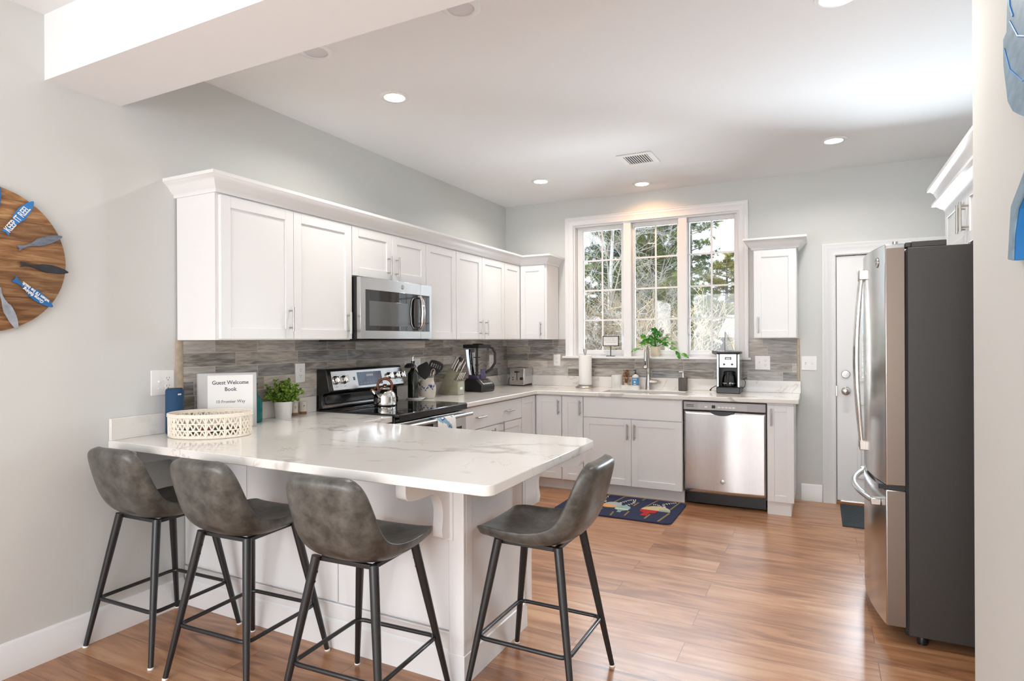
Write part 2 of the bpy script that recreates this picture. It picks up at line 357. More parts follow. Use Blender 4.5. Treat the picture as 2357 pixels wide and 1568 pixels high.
def wood(name, cols, st=(1, 12, 12), rough=.5, planks=0, scale=3):
    m_, N, L, b = new_mat(name)
    t = N.new('ShaderNodeTexCoord'); mp = N.new('ShaderNodeMapping'); mp.inputs['Scale'].default_value = st; L.new(t.outputs['Object'], mp.inputs[0])
    n = N.new('ShaderNodeTexNoise'); n.inputs['Scale'].default_value = scale; n.inputs['Detail'].default_value = 7; n.inputs['Distortion'].default_value = .9; L.new(mp.outputs[0], n.inputs[0])
    r = N.new('ShaderNodeValToRGB'); el = r.color_ramp.elements; el[0].position = .3; el[1].position = .72
    el[0].color = lin(cols[0]); el[1].color = lin(cols[-1])
    if len(cols) == 3: q = el.new(.5); q.color = lin(cols[1])
    L.new(n.outputs[0], r.inputs[0]); last = r.outputs[0]
    if planks:
        s = N.new('ShaderNodeSeparateXYZ'); L.new(t.outputs['Object'], s.inputs[0])
        d = N.new('ShaderNodeMath'); d.operation = 'DIVIDE'; d.inputs[1].default_value = planks; L.new(s.outputs['Z'], d.inputs[0])
        fl = N.new('ShaderNodeMath'); fl.operation = 'FLOOR'; L.new(d.outputs[0], fl.inputs[0])
        wn = N.new('ShaderNodeTexWhiteNoise'); wn.noise_dimensions = '1D'; L.new(fl.outputs[0], wn.inputs['W'])
        fr = N.new('ShaderNodeMath'); fr.operation = 'FRACT'; L.new(d.outputs[0], fr.inputs[0])
        ls = N.new('ShaderNodeMath'); ls.operation = 'LESS_THAN'; ls.inputs[1].default_value = .02; L.new(fr.outputs[0], ls.inputs[0])
        hs = N.new('ShaderNodeHueSaturation'); mr = N.new('ShaderNodeMapRange'); mr.inputs['To Min'].default_value = .75; mr.inputs['To Max'].default_value = 1.2
        L.new(wn.outputs['Value'], mr.inputs[0]); L.new(mr.outputs[0], hs.inputs['Value']); L.new(last, hs.inputs['Color'])
        dk = N.new('ShaderNodeMixRGB'); L.new(ls.outputs[0], dk.inputs[0]); L.new(hs.outputs[0], dk.inputs[1]); dk.inputs[2].default_value = lin('#6b4628'); last = dk.outputs[0]
    L.new(last, b.inputs['Base Color']); b.inputs['Roughness'].default_value = rough
    return m_
M['clockwood'] = wood('weathered_wood', ['#6e482a', '#9a6f47', '#bf9669'], (1, 2.2, 16), .7, planks=.082)
M['kettlewood'] = wood('reddish_wood', ['#5a2a12', '#9a5730'], rough=.4, scale=8)
M['spoonwood'] = pm('light_wood', '#c9b596', .6)
M['leather'] = None
def leather():
    m_, N, L, b = new_mat('grey_leather')
    t = N.new('ShaderNodeTexCoord')
    n = N.new('ShaderNodeTexNoise'); n.inputs['Scale'].default_value = 17; n.inputs['Detail'].default_value = 6; n.inputs['Roughness'].default_value = .62; n.inputs['Distortion'].default_value = .25; L.new(t.outputs['Object'], n.inputs[0])
    r = N.new('ShaderNodeValToRGB'); el = r.color_ramp.elements; el[0].position = .36; el[1].position = .70; el[0].color = lin('#403f3b'); el[1].color = lin('#6b6a65')
    L.new(n.outputs[0], r.inputs[0]); L.new(r.outputs[0], b.inputs['Base Color']); b.inputs['Roughness'].default_value = .36; b.inputs['Specular IOR Level'].default_value = .55
    n2 = N.new('ShaderNodeTexNoise'); n2.inputs['Scale'].default_value = 260; L.new(t.outputs['Object'], n2.inputs[0])
    bp = N.new('ShaderNodeBump'); bp.inputs['Strength'].default_value = .08; bp.inputs['Distance'].default_value = .001; L.new(n2.outputs[0], bp.inputs['Height']); L.new(bp.outputs[0], b.inputs['Normal'])
    return m_
M['leather'] = leather()
M['pane'] = clearglass('window_pane', (.97, .985, .985))
# ============================================================ the room
H = 2.80
def nm(o, **k):
    for a, b in k.items(): o[a] = b
    return o
struct(MB().box(-.15, 4.3, -9.1, .14, -.06, 0).obj('floor', M['floor'], org=(0, 0, 0), sm=False))
struct(MB().box(-.15, 4.3, -9.1, .14, H, H + .1).obj('ceiling', M['ceil'], org=(2, -3, H), sm=False))
struct(MB().box(-.14, 0, -6.5, .14, 0, H).box(-.14, 0, -9.1, -8.1, 0, H).box(-.14, 0, -8.1, -6.5, 0, .85).box(-.14, 0, -8.1, -6.5, 2.25, H).obj('wall_left', M['wall'], org=(0, -3, 0), sm=False))  # unseen opening at the living room end is added for the fill lamp
WX0, WX1, WZ0, WZ1 = .775, 2.343, 1.196, 2.527
DX0, DX1, DZ1 = 3.108, 3.99, 2.078
b = MB()
b.box(0, WX0, 0, .14, 0, H).box(WX0, WX1, 0, .14, 0, WZ0).box(WX0, WX1, 0, .14, WZ1, H).box(WX1, DX0, 0, .14, 0, H)
b.box(DX0, DX1, 0, .14, DZ1, H).box(DX1, 4.3, 0, .14, 0, H)
struct(b.obj('wall_back', M['wall'], org=(2, 0, 0), sm=False))
struct(MB().box(4.12, 4.3, -3.1, 0, 0, H).obj('wall_right', M['wall'], org=(4.12, -1.5, 0), sm=False))
struct(MB().box(3.479, 4.3, -9.1, -3.1, 0, H).obj('wall_entry', M['wall'], org=(3.5, -5, 0), sm=False, bev=.004))
b = MB()
b.box(0, .25, -9.1, -9, 0, H).box(3.25, 3.479, -9.1, -9, 0, H).box(.25, 3.25, -9.1, -9, 0, .42).box(.25, 3.25, -9.1, -9, 2.48, H)
struct(b.obj('wall_front', M['wall'], org=(2, -9, 0), sm=False))
struct(MB().box(0, 3.479, -4.33, -4.005, 2.515, H).obj('trim_1', M['ceil'], org=(1.7, -4.1, 2.515), sm=False))

# baseboards with a moulded top
BB = [(0, 0), (.016, 0), (.016, .112), (.012, .118), (.012, .128), (.007, .136), (.004, .142), (0, .142)]
struct(MB().sweep(BB, [(0, -9), (0, -3.70)]).obj('baseboard_left', M['white'], org=(0, -5, 0)))
struct(MB().sweep(BB, [(2.845, 0), (3.005, 0)]).obj('baseboard_back', M['white'], org=(2.9, 0, 0)))
struct(MB().sweep(BB, [(3.479, -3.1), (3.479, -9)]).obj('baseboard_entry', M['white'], org=(3.48, -5, 0)))

# ------------------------------------------------------------ kitchen window
win = bpy.data.objects.new('window_1', None); COL.objects.link(win); win.location = (1.57, 0, 1.2); BASE['window_1'] = Vector(win.location); struct(win)
CAS = [(0, 0), (0, .012), (.006, .018), (.012, .018), (.016, .013), (.075, .017), (.083, .022), (.110, .022), (.118, .027), (.128, .027), (.128, 0)]
def casing(x0, x1, z1, zb, prof, d0, d1, top=True):
    """moulded casing around three sides; profile (distance from opening, thickness)"""
    b = MB(); n = len(prof)
    rings = []
    for k, t in prof:
        rings.append([(x0 - k, -t, zb), (x0 - k, -t, z1 + k), (x1 + k, -t, z1 + k), (x1 + k, -t, zb)])
    vs = [p for r in rings for p in r]; fs = []
    for i in range(n):
        j = (i + 1) % n
        for q in range(3): fs.append((i * 4 + q, i * 4 + q + 1, j * 4 + q + 1, j * 4 + q))
    fs += [tuple(i * 4 for i in range(n)), tuple(i * 4 + 3 for i in range(n))]
    return b.add(vs, fs)
CW = [(k * .9 , t) for k, t in CAS]
casing(WX0, WX1, WZ1, 1.216, [(k * .665, t) for k, t in CAS], 0, 0).obj('casing', M['white'], win)
b = MB().prism([(0.662 - .0, -.052), (0.662, -.046), (.662, -.001), (WX0, -.001), (WX0, .07), (WX1, .07), (WX1, -.001), (2.452, -.001), (2.452, -.052)], 'z', 1.196, 1.217)
b.obj('window_sill', M['white'], win, bev=.004)
b = MB().box(WX0, WX0 + .012, .0, .14, 1.217, WZ1).box(WX1 - .012, WX1, .0, .14, 1.217, WZ1).box(WX0 + .012, WX1 - .012, .0, .14, WZ1 - .012, WZ1).box(WX0 + .012, WX1 - .012, .071, .14, 1.196, 1.235)
b.obj('window_jamb', M['white'], win, sm=False)
b = MB().box(1.288, 1.361, .0, .13, 1.217, WZ1 - .012).box(1.815, 1.893, .0, .13, 1.217, WZ1 - .012)
b.obj('mullion', M['white'], win, bev=.002)
SASH = [(.790, 1.288, .848, 1.246), (1.361, 1.815, 1.378, 1.790), (1.893, 2.327, 1.902, 2.300)]
for i, (a0, a1, g0, g1) in enumerate(SASH):
    z0, z1, gz0, gz1 = 1.235, 2.515, 1.277, 2.478
    b = MB().box(a0, g0, .065, .115, z0, z1).box(g1, a1, .065, .115, z0, z1).box(g0, g1, .065, .115, z0, gz0).box(g0, g1, .065, .115, gz1, z1)
    s = b.obj('sash', M['white'], win, bev=.003)
    MB().box(g0, g1, .088, .092, gz0, gz1).obj('pane', M['pane'], s, sm=False)
    b = MB(); c = (g0 + g1) / 2; b.box(c - .008, c + .008, .082, .0875, gz0, gz1)
    for k in (1, 2, 3):
        zz = gz0 + (gz1 - gz0) * k / 4; b.box(g0, g1, .0822, .0873, zz - .008, zz + .008)
    b.obj('grille', M['white'], s, sm=False)
    if i != 1:
        cx = (g0 + g1) / 2 + .03
        b = MB().box(cx - .05, cx + .03, .045, .066, 1.238, 1.262).tube([(cx, .05, 1.262), (cx + .01, .03, 1.272), (cx + .06, .02, 1.262), (cx + .09, .02, 1.27)], [.009, .008, .006, .008], 8)
        part_label(b.obj('crank_handle', M['plate'], s, bev=.002), 'white folding window crank')
    lx = a1 - .02 if i == 0 else a0 + .01
    if i != 1:
        MB().tube([(lx, .06, 1.42), (lx, .045, 1.43), (lx, .04, 1.50), (lx, .06, 1.55)], .007, 8).obj('latch', M['plate'], s)

# ------------------------------------------------------------ back door
dr = bpy.data.objects.new('door_1', None); COL.objects.link(dr); dr.location = (3.5, 0, 0); BASE['door_1'] = Vector(dr.location); struct(dr)
casing(DX0, DX1, DZ1, 0, [(k * .76, t) for k, t in CAS], 0, 0).obj('casing', M['white'], dr)
b = MB().box(DX0, DX0 + .004, 0, .057, 0, DZ1).box(DX1 - .012, DX1, 0, .057, 0, DZ1).box(DX0 + .004, DX1 - .012, 0, .057, DZ1 - .003, DZ1)
b.obj('door_jamb', M['white'], dr, sm=False)
part_label(MB().box(DX0, DX0 + .035, .058, .10, .02, DZ1).box(DX1 - .035, DX1, .058, .10, .02, DZ1).box(DX0 + .035, DX1 - .035, .058, .10, DZ1 - .035, DZ1).obj('weatherstrip', M['rubber'], dr, sm=False), 'dark seal')
sx0, sx1 = DX0 + .009, DX1 - .02
LX0, LX1, LZ0, LZ1 = 3.300, 3.80, 1.06, 1.915
b = MB().box(sx0, LX0, .012, .056, .028, DZ1 - .010).box(LX1, sx1, .012, .056, .028, DZ1 - .010).box(LX0, LX1, .012, .056, .028, LZ0).box(LX0, LX1, .012, .056, LZ1, DZ1 - .010)
slab = b.obj('door_slab', M['white'], dr, sm=False)
MB().box(LX0, LX1, .032, .038, LZ0, LZ1).obj('door_pane', M['pane'], slab, sm=False)
b = MB()   # raised moulding frame and lower panels
def mould(b, x0, x1, z0, z1, wd=.03, t=.012, y=.012):
    b.box(x0, x1, y - t, y, z0, z0 + wd).box(x0, x1, y - t, y, z1 - wd, z1).box(x0, x0 + wd, y - t, y, z0 + wd, z1 - wd).box(x1 - wd, x1, y - t, y, z0 + wd, z1 - wd)
mould(b, 3.262, 3.838, 1.022, 1.953, wd=.04); mould(b, 3.262, 3.53, .22, .86); mould(b, 3.57, 3.83, .22, .86)
b.obj('panel_moulding', M['white'], slab, bev=.004)
b = MB().lathe([(.032, 0), (.032, .006), (.026, .010), (.012, .012), (.012, .035), (.020, .040), (.031, .052), (.033, .060), (.030, .068), (.018, .074), (.001, .075)], n=28).xf(Matrix.Translation((3.182, .012, .945)) @ Matrix.Rotation(R_(90), 4, 'X'))
part_label(b.obj('knob', M['nickel'], slab), 'round brushed nickel knob')
b = MB().lathe([(.033, 0), (.033, .008), (.028, .014), (.001, .015)], n=28).xf(Matrix.Translation((3.182, .012, 1.083)) @ Matrix.Rotation(R_(90), 4, 'X'))
part_label(b.obj('deadbolt', M['nickel'], slab), 'round nickel deadbolt above the knob')
MB().box(-.022, .022, -.004, .004, -.006, .006).xf(Matrix.Translation((3.182, -.009, 1.083)) @ Matrix.Rotation(R_(-40), 4, 'Y')).obj('thumb_turn', M['nickel'], slab, bev=.002)
MB().box(DX0, DX0 + .009, -.004, .012, .90, .985).obj('strike_plate', M['nickel'], dr, sm=False)
part_label(MB().box(DX0 + .002, DX1, -.012, .10, 0, .022).obj('threshold', wood('oak_threshold', ['#8a5a32', '#b98550'], rough=.4), dr, bev=.003), 'oak strip')

# ------------------------------------------------------------ tiled splashback
t = thing('tile_backsplash', 'grey stone plank tile on left wall behind the range', 'backsplash', (0, -1.8, 1.016))
MB().box(.0015, .009, -3.70, -.0095, .90, 1.385).obj('tile_field', M['tile_l'], t, sm=False)
M['bull'] = pm('beige_stone_edge', '#b3a591', .5, nvar=.15, nscale=40)
MB().prism([(.0015, -3.735), (.010, -3.735), (.013, -3.728), (.013, -3.708), (.010, -3.70), (.0015, -3.70)], 'z', 1.017, 1.385).obj('edge_trim', M['bull'], t)
t = thing('tile_backsplash', 'grey stone plank tile on back wall around the window base', 'backsplash', (1.4, 0, 1.016))
MB().box(0.010, .69, -.009, -.0015, .90, 1.385).box(.69, 2.43, -.009, -.0015, .90, 1.196).box(2.43, 2.815, -.009, -.0015, .90, 1.385).obj('tile_field', M['tile_b'], t, sm=False)
MB().box(2.815, 2.838, -.013, -.0015, 1.018, 1.385).obj('edge_trim', M['bull'], t, bev=.004)

# ------------------------------------------------------------ recessed lights and the ceiling vent
M['lens_on'] = pm('lit_lens', (1, 1, 1), .5, emit=(1, .90, .76), es=9)
M['lens_off'] = pm('unlit_lens', (.72, .71, .74), .35)
def downlight(x, y, on, label, en=4.2, lc=(1, .93, .85)):
    t = thing('recessed_light', label, 'ceiling light', (x, y, H), 'recessed ceiling lights')
    part_label(MB().lathe([(.060, -.001), (.060, -.007), (.066, -.008), (.082, -.006), (.086, -.003), (.086, 0), (.06, 0)], (x, y, H), 36, cap=False).obj('trim_ring', M['white'], t), 'white trim ring')
    MB().lathe([(.061, -.0025), (.03, -.0035), (.001, -.004)], (x, y, H), 36, cap=False).obj('lens', M['lens_on'] if on else M['lens_off'], t)
    if on:
        lamp('recessed_lamp', 'AREA', (x, y, H - .012), en, lc, shape='DISK', size=.11, spread=R_(150)).parent = None
downlight(.790, -2.916, 1, 'lit recessed light above the left upper cabinets')
downlight(.775, -.811, 1, 'lit recessed light near the back left ceiling corner')
downlight(1.554, -.30, 1, 'lit recessed light right above the kitchen window', 1.7, (1, .44, .16))
downlight(3.086, -.843, 1, 'lit recessed light nearest the back door')
downlight(3.061, -2.90, 1, 'lit recessed light cut by the top edge of the photo')
downlight(.796, -3.545, 0, 'unlit recessed light half hidden by the beam, left of two')
downlight(1.632, -3.548, 0, 'unlit recessed light half hidden by the beam, right of two')
t = thing('ceiling_vent', 'white rectangular louvred vent in the ceiling', 'vent', (1.727, -1.062, H))
x0, x1, y0, y1 = 1.59, 1.866, -1.212, -.915
MB().box(x0, x1, y0, y0 + .04, H - .008, H).box(x0, x1, y1 - .04, y1, H - .008, H).box(x0, x0 + .045, y0 + .04, y1 - .04, H - .008, H).box(x1 - .045, x1, y0 + .04, y1 - .04, H - .008, H).obj('vent_frame', M['white'], t, bev=.002)
MB().box(x0 + .04, x1 - .04, y0 + .035, y1 - .035, H - .0015, H - .0005).obj('duct', M['slot'], t, sm=False)
b = MB()
for k in range(10):
    xx = x0 + .055 + k * (x1 - x0 - .11) / 9
    b.prism([(xx - .0055, H - .0045), (xx + .0055, H - .0075), (xx + .0055, H - .0062), (xx - .0055, H - .0032)], 'y', y0 + .04, y1 - .04)
b.obj('louvre', M['white'], t, sm=False)
# ============================================================ cabinets
def shaker(F, u0, u1, z0, z1, t=.02, fr=.057, gap=.0015, flat=False):
    b = MB(); u0 += gap; u1 -= gap; z0 += gap; z1 -= gap
    if flat: return b.fbox(F, u0, u1, 0, t, z0, z1)
    b.fbox(F, u0, u1, 0, t - .008, z0, z1)
    b.fbox(F, u0, u0 + fr, t - .008, t, z0, z1).fbox(F, u1 - fr, u1, t - .008, t, z0, z1)
    b.fbox(F, u0 + fr, u1 - fr, t - .008, t, z0, z0 + fr).fbox(F, u0 + fr, u1 - fr, t - .008, t, z1 - fr, z1)
    return b
def pull(F, u, z, parent, w0=.02, ln=.135, vert=True):
    b = MB(); r = .006; h = ln / 2; o = .032 + w0; k = .048
    if vert:
        b.tube([F(u, o, z - h), F(u, o, z + h)], r, 10)
        for s in (-k, k): b.tube([F(u, w0 - .001, z + s), F(u, o, z + s)], .0048, 8)
    else:
        b.tube([F(u - h, o, z), F(u + h, o, z)], r, 10)
        for s in (-k, k): b.tube([F(u + s, w0 - .001, z), F(u + s, o, z)], .0048, 8)
    return part_label(b.obj('handle', M['nickel'], parent), 'brushed nickel bar handle')
def door(F, u0, u1, z0, z1, root_, hu=None, hz=None, name='door', **k):
    d = shaker(F, u0, u1, z0, z1, **k).obj(name, M['cab'], root_, bev=.0015)
    if hu is not None: pull(F, hu, hz, d)
    return d
UZ0, UZ1 = 1.386, 2.130
XU = .305
FL = FX(XU)
def upper(y0, y1, z0, label, doors):
    t = thing('upper_cabinet', label, 'cabinet', (0, (y0 + y1) / 2, z0), 'white upper cabinets')
    MB().box(.010, XU, y0, y1, z0, UZ1).obj('body', M['cab'], t, bev=.0015)
    for d in doors: door(FL, *d[:2], z0 + .004, UZ1 - .012, t, *d[2:])
    return t
upper(-3.733, -2.76, UZ0, 'white upper cabinet with two tall doors at the near left end', [(-3.715, -3.243, -3.275, 1.503), (-3.243, -2.762, -2.806, 1.492)])
upper(-2.758, -1.944, 1.795, 'short white upper cabinet with two doors above the microwave', [(-2.757, -2.351, -2.400, 1.898), (-2.351, -1.945, -2.312, 1.898)])
upper(-1.942, -1.514, UZ0, 'white upper cabinet with one door just right of the microwave', [(-1.941, -1.515)])
upper(-1.512, -.656, UZ0, 'white two-door upper cabinet with paired handles above the blender', [(-1.511, -1.084, -1.131, 1.49), (-1.084, -.657, -1.030, 1.49)])
t = thing('upper_cabinet', 'white corner upper cabinet with an inward L-shaped front left of the window', 'cabinet', (.3, -.3, UZ0), 'white upper cabinets')
MB().prism([(.010, -.654), (XU, -.654), (XU, -.305), (.607, -.305), (.607, -.010), (.010, -.010)], 'z', UZ0, UZ1).obj('body', M['cab'], t, bev=.0015)
door(FL, -.654, -.328, UZ0 + .004, UZ1 - .012, t, fr=.055)
door(FY(-.305), .328, .590, UZ0 + .004, UZ1 - .012, t, .553, 1.49, fr=.055)
CROWN = [(0, 2.124), (.007, 2.124), (.009, 2.138), (.014, 2.144), (.020, 2.149), (.029, 2.158), (.040, 2.174), (.052, 2.187), (.060, 2.191), (.063, 2.196), (.068, 2.198), (.068, 2.214), (0, 2.214)]
MBc = MB().sweep(CROWN, [(0, -3.734), (.318, -3.734), (.318, -.318), (.608, -.318), (.608, -.001)])
tag(MBc.obj('crown_molding', M['white'], org=(0, -2, 2.124)), 'long white crown molding on top of the left run of upper cabinets', 'molding')
t = thing('upper_cabinet', 'narrow white upper cabinet with one door between the window and the back door', 'cabinet', (2.66, -.16, UZ0), 'white upper cabinets')
MB().box(2.498, 2.824, -.305, -.010, UZ0, UZ1).obj('body', M['cab'], t, bev=.0015)
door(FY(-.305), 2.500, 2.822, UZ0 + .004, UZ1 - .012, t, 2.534, 1.495)
MB().sweep(CROWN, [(2.490, -.001), (2.490, -.318), (2.832, -.318), (2.832, -.001)]).obj('crown', M['white'], t)
# cabinet over the fridge
t = thing('upper_cabinet', 'white double-crowned cabinet above the fridge with two doors', 'cabinet', (3.85, -2.31, 1.815), 'white upper cabinets')
MB().box(3.62, 4.119, -2.86, -1.76, 1.815, 2.12).obj('body', M['cab'], t, bev=.0015)
FF = FXN(3.62)
for u0, u1, hu in ((-2.31, -1.765, -2.275), (-2.855, -2.31, -2.350)):
    door(FF, u0, u1, 1.812, 2.072, t, hu, 1.935, fr=.05)
DC = [(0, 2.065), (.006, 2.065), (.010, 2.078), (.022, 2.086), (.034, 2.098), (.042, 2.104), (.058, 2.106), (.058, 2.120), (.03, 2.122), (.034, 2.132), (.040, 2.150), (.050, 2.176), (.062, 2.190), (.076, 2.193), (.076, 2.212), (0, 2.212)]
MB().sweep([(o, z) for o, z in DC], [(4.118, -1.755), (3.606, -1.755), (3.606, -2.865), (4.118, -2.865)][::-1] if False else [(4.118, -1.755), (3.606, -1.755), (3.606, -2.865), (4.118, -2.865)]).obj('crown', M['white'], t)

# ------------------------------------------------------------ base cabinets
CT0, CT1 = .878, .914
XB = .600
FBL = FX(XB); FBB = FY(-.585)
KZ = .105
def base(name, label, loc): return thing(name, label, 'cabinet', loc, 'white base cabinets')
t = base('base_cabinet', 'white base cabinet with a wide two-handled drawer right of the range', (.3, -1.4, 0))
MB().box(.010, XB, -1.940, -.902, KZ, CT0).obj('body', M['cab'], t, sm=False); MB().box(.010, XB - .06, -1.940, -.902, 0, KZ).obj('toe_kick', M['cab'], t, sm=False)
d = door(FBL, -1.936, -.904, .690, .868, t, name='drawer', flat=True)
pull(FBL, -1.66, .782, d, vert=False); pull(FBL, -1.175, .782, d, vert=False)
door(FBL, -1.936, -1.42, KZ, .686, t, -1.455, .60); door(FBL, -1.42, -.904, KZ, .686, t, -1.30, .640)
t = base('base_cabinet', 'white corner base cabinet with two narrow doors meeting at an inner angle', (.4, -.4, 0))
MB().prism([(.010, -.900), (XB, -.900), (XB, -.585), (.880, -.585), (.880, -.010), (.010, -.010)], 'z', KZ, CT0).obj('body', M['cab'], t, sm=False)
MB().prism([(.010, -.900), (XB - .06, -.900), (XB - .06, -.525), (.880, -.525), (.880, -.010), (.010, -.010)], 'z', 0, KZ).obj('toe_kick', M['cab'], t, sm=False)
door(FBL, -.900, -.607, KZ, .868, t); door(FBB, .622, .880, KZ, .868, t, .853, .766)
t = base('base_cabinet', 'narrow white one-door base cabinet left of the sink cabinet', (.98, -.3, 0))
MB().box(.882, 1.088, -.585, -.010, KZ, CT0).obj('body', M['cab'], t, sm=False); MB().box(.882, 1.088, -.525, -.010, 0, KZ).obj('toe_kick', M['cab'], t, sm=False)
door(FBB, .883, 1.088, KZ, .868, t, 1.062, .768)
t = base('sink_cabinet', 'white sink base cabinet with plain top panel over two doors', (1.52, -.3, 0))
MB().box(1.090, 1.108, -.585, -.010, KZ, CT0).box(1.952, 1.966, -.585, -.010, KZ, CT0).box(1.108, 1.952, -.585, -.567, KZ, CT0).box(1.108, 1.952, -.567, -.010, KZ, KZ + .018).obj('body', M['cab'], t, sm=False); MB().box(1.090, 1.966, -.525, -.010, 0, KZ).obj('toe_kick', M['cab'], t, sm=False)
door(FBB, 1.091, 1.965, .690, .868, t, name='false_front', flat=True)
door(FBB, 1.091, 1.530, KZ, .686, t, 1.500, .580); door(FBB, 1.530, 1.965, KZ, .686, t, 1.562, .580)
t = base('base_cabinet', 'narrow white one-door base cabinet at the end right of the dishwasher', (2.7, -.3, 0))
MB().box(2.618, 2.806, -.585, -.010, KZ, CT0).obj('body', M['cab'], t, sm=False); MB().box(2.618, 2.790, -.580, -.010, 0, KZ).obj('toe_kick', M['cab'], t, sm=False)
door(FBB, 2.620, 2.812, KZ, .862, t, 2.650, .768, fr=.05)

# ------------------------------------------------------------ dishwasher
t = thing('dishwasher', 'stainless steel dishwasher under the counter between white cabinets', 'dishwasher', (2.295, -.3, 0))
X0, X1 = 1.976, 2.614
MB().box(X0, X1, -.56, -.012, .10, CT0 - .004).obj('tub', M['black'], t, sm=False)
MB().box(X0 + .008, X1 - .008, -.525, -.10, .012, .10).obj('kick_plate', M['black'], t, bev=.003)
b = MB(); nx, nz = 40, 24; c = (X0 + X1) / 2
def bulge(x, z):
    q = (x - c) / ((X1 - X0) / 2); return -.600 - .014 * (1 - q * q) - .0022 * math.sin(q * 5.2 + .6) - .003 * math.exp(-((q - .1) / .28) ** 2) * (z / .8)
g = []
for j in range(nz + 1):
    for i in range(nx + 1):
        x = X0 + .004 + (X1 - X0 - .008) * i / nx; z = .120 + (.792 - .120) * j / nz
        g.append((x, bulge(x, z), z))
fs = [(j * (nx + 1) + i, j * (nx + 1) + i + 1, (j + 1) * (nx + 1) + i + 1, (j + 1) * (nx + 1) + i) for j in range(nz) for i in range(nx)]
b.add(g, fs)
o = b.obj('front_panel', M['steel'], t, ang=80)
md = o.modifiers.new('thick', 'SOLIDIFY'); md.thickness = .03; md.offset = -1

M['greyp'] = pm('grey_plastic', (.42, .42, .43), .4)
cp = MB().box(X0 + .004, X1 - .004, -.622, -.565, .800, .866).obj('control_panel', M['greyp'], t, bev=.003)
b = MB().box(2.095, 2.475, -.6245, -.620, .806, .852); b.obj('key_strip', pm('grey_strip', (.50, .50, .51), .35), cp, sm=False)
b = MB().box(2.000, 2.062, -.6235, -.62, .838, .842).box(2.000, 2.062, -.6235, -.62, .826, .830).obj('air_vent', M['slot'], cp, sm=False)
b = MB().box(2.205, 2.232, -.6265, -.62, .818, .843).obj('display', M['bglass'], cp, sm=False)
for x in [2.150] + [2.252 + k * .028 for k in range(5)]: MB().box(x, x + .020, -.6258, -.62, .822, .833).obj('button', M['plate'], cp, sm=False)
b = MB().prism([(2.19 + .19 * i / 16, .795 - .036 * math.sin(math.pi * i / 16) ** .5) for i in range(17)], 'y', -.634, -.600)
b.obj('handle_recess', M['black'], t)
def logo(parent, Mx, r, name='emblem', mat='nickel'):
    """round appliance emblem: a ring with two curled strokes"""
    b = MB()
    ring = [(r * math.cos(2 * math.pi * i / 28), r * math.sin(2 * math.pi * i / 28), .001) for i in range(28)]
    b.lathe([(r, 0), (r, .0015), (r * .9, .0022), (.0001, .0014)], n=28, cap=False).tube(ring, r * .10, 6, closed=True)
    for s in (-1, 1):
        pts = []
        for i in range(15):
            a = R_(-160 + 300 * i / 14) * s; q = r * (.16 + .30 * i / 14)
            pts.append((s * r * .28 + q * math.cos(a) * .6, q * math.sin(a), .0022))
        b.tube(pts, r * .06, 5)
    return b.xf(Mx).obj(name, M[mat], parent)
logo(t, frame((2.285, bulge(2.285, .22) - .0015, .222), (1, 0, 0), (0, 0, 1), (0, -1, 0)), .017)

# ------------------------------------------------------------ countertops
def slab_top(b, poly, z0, z1): return b.prism(poly, 'z', z0, z1)
XC = .648; YC = -.640
t = thing('countertop', 'white veined quartz countertop running from the range to right of the dishwasher', 'countertop', (.9, -.5, CT0))
SX0, SX1, SY0, SY1 = 1.225, 1.925, -.535, -.235
b = MB()
for q in ([(.009, -1.952), (XC, -1.952), (XC, YC), (XC, -.009), (.009, -.009)], ):
    b.prism(q, 'z', CT0, CT1)
# strips around the sink cut-out
b2 = MB(); zt = (CT0, CT1)
outer = [(.009, -1.952), (XC, -1.952), (XC, YC), (2.845, YC), (2.845, -.009), (.009, -.009)]
bm = bmesh.new()
def addloop(bm, pts, z): return [bm.verts.new((x, y, z)) for x, y in pts]
inner = [(SX0, SY0), (SX1, SY0), (SX1, SY1), (SX0, SY1)]
for z in zt:
    vo = addloop(bm, outer, z); vi = addloop(bm, inner, z)
    es = [bm.edges.new((l[i], l[(i + 1) % len(l)])) for l in (vo, vi) for i in range(len(l))]
    bmesh.ops.triangle_fill(bm, use_beauty=True, use_dissolve=False, edges=es)
bm.verts.ensure_lookup_table()
no, ni = len(outer), len(inner); tot = no + ni
V = list(bm.verts)
for base_, n in ((0, no), (no, ni)):
    for i in range(n): bm.faces.new((V[base_ + i], V[base_ + (i + 1) % n], V[tot + base_ + (i + 1) % n], V[tot + base_ + i]))
b = MB(); bm.verts.index_update(); b.add([v.co[:] for v in bm.verts], [tuple(v.index for v in f.verts) for f in bm.faces]); bm.free()
b.obj('slab', M['quartz'], t, bev=.006, seg=3)
MB().sweep([(0, CT1), (.020, CT1), (.020, 1.017), (0, 1.017)], [(.009, -1.952), (.009, -.009), (2.845, -.009)]).obj('upstand', M['quartz'], t, bev=.002)
t = thing('sink', 'stainless undermount sink below the kitchen window', 'sink', (1.575, -.385, .70))
b = MB(); r0 = .012
b.box(SX0 - r0, SX1 + r0, SY0 - r0, SY0, .70, CT0 - .001).box(SX0 - r0, SX1 + r0, SY1, SY1 + r0, .70, CT0 - .001).box(SX0 - r0, SX0, SY0, SY1, .70, CT0 - .001).box(SX1, SX1 + r0, SY0, SY1, .70, CT0 - .001).box(SX0 - r0, SX1 + r0, SY0 - r0, SY1 + r0, .69, .70)
b.obj('basin', M['steel'], t, sm=False)
MB().lathe([(.055, .001), (.055, .004), (.035, .004), (.03, .0015), (.001, .0015)], (1.575, -.385, .70), 24).obj('drain', M['nickel'], t)

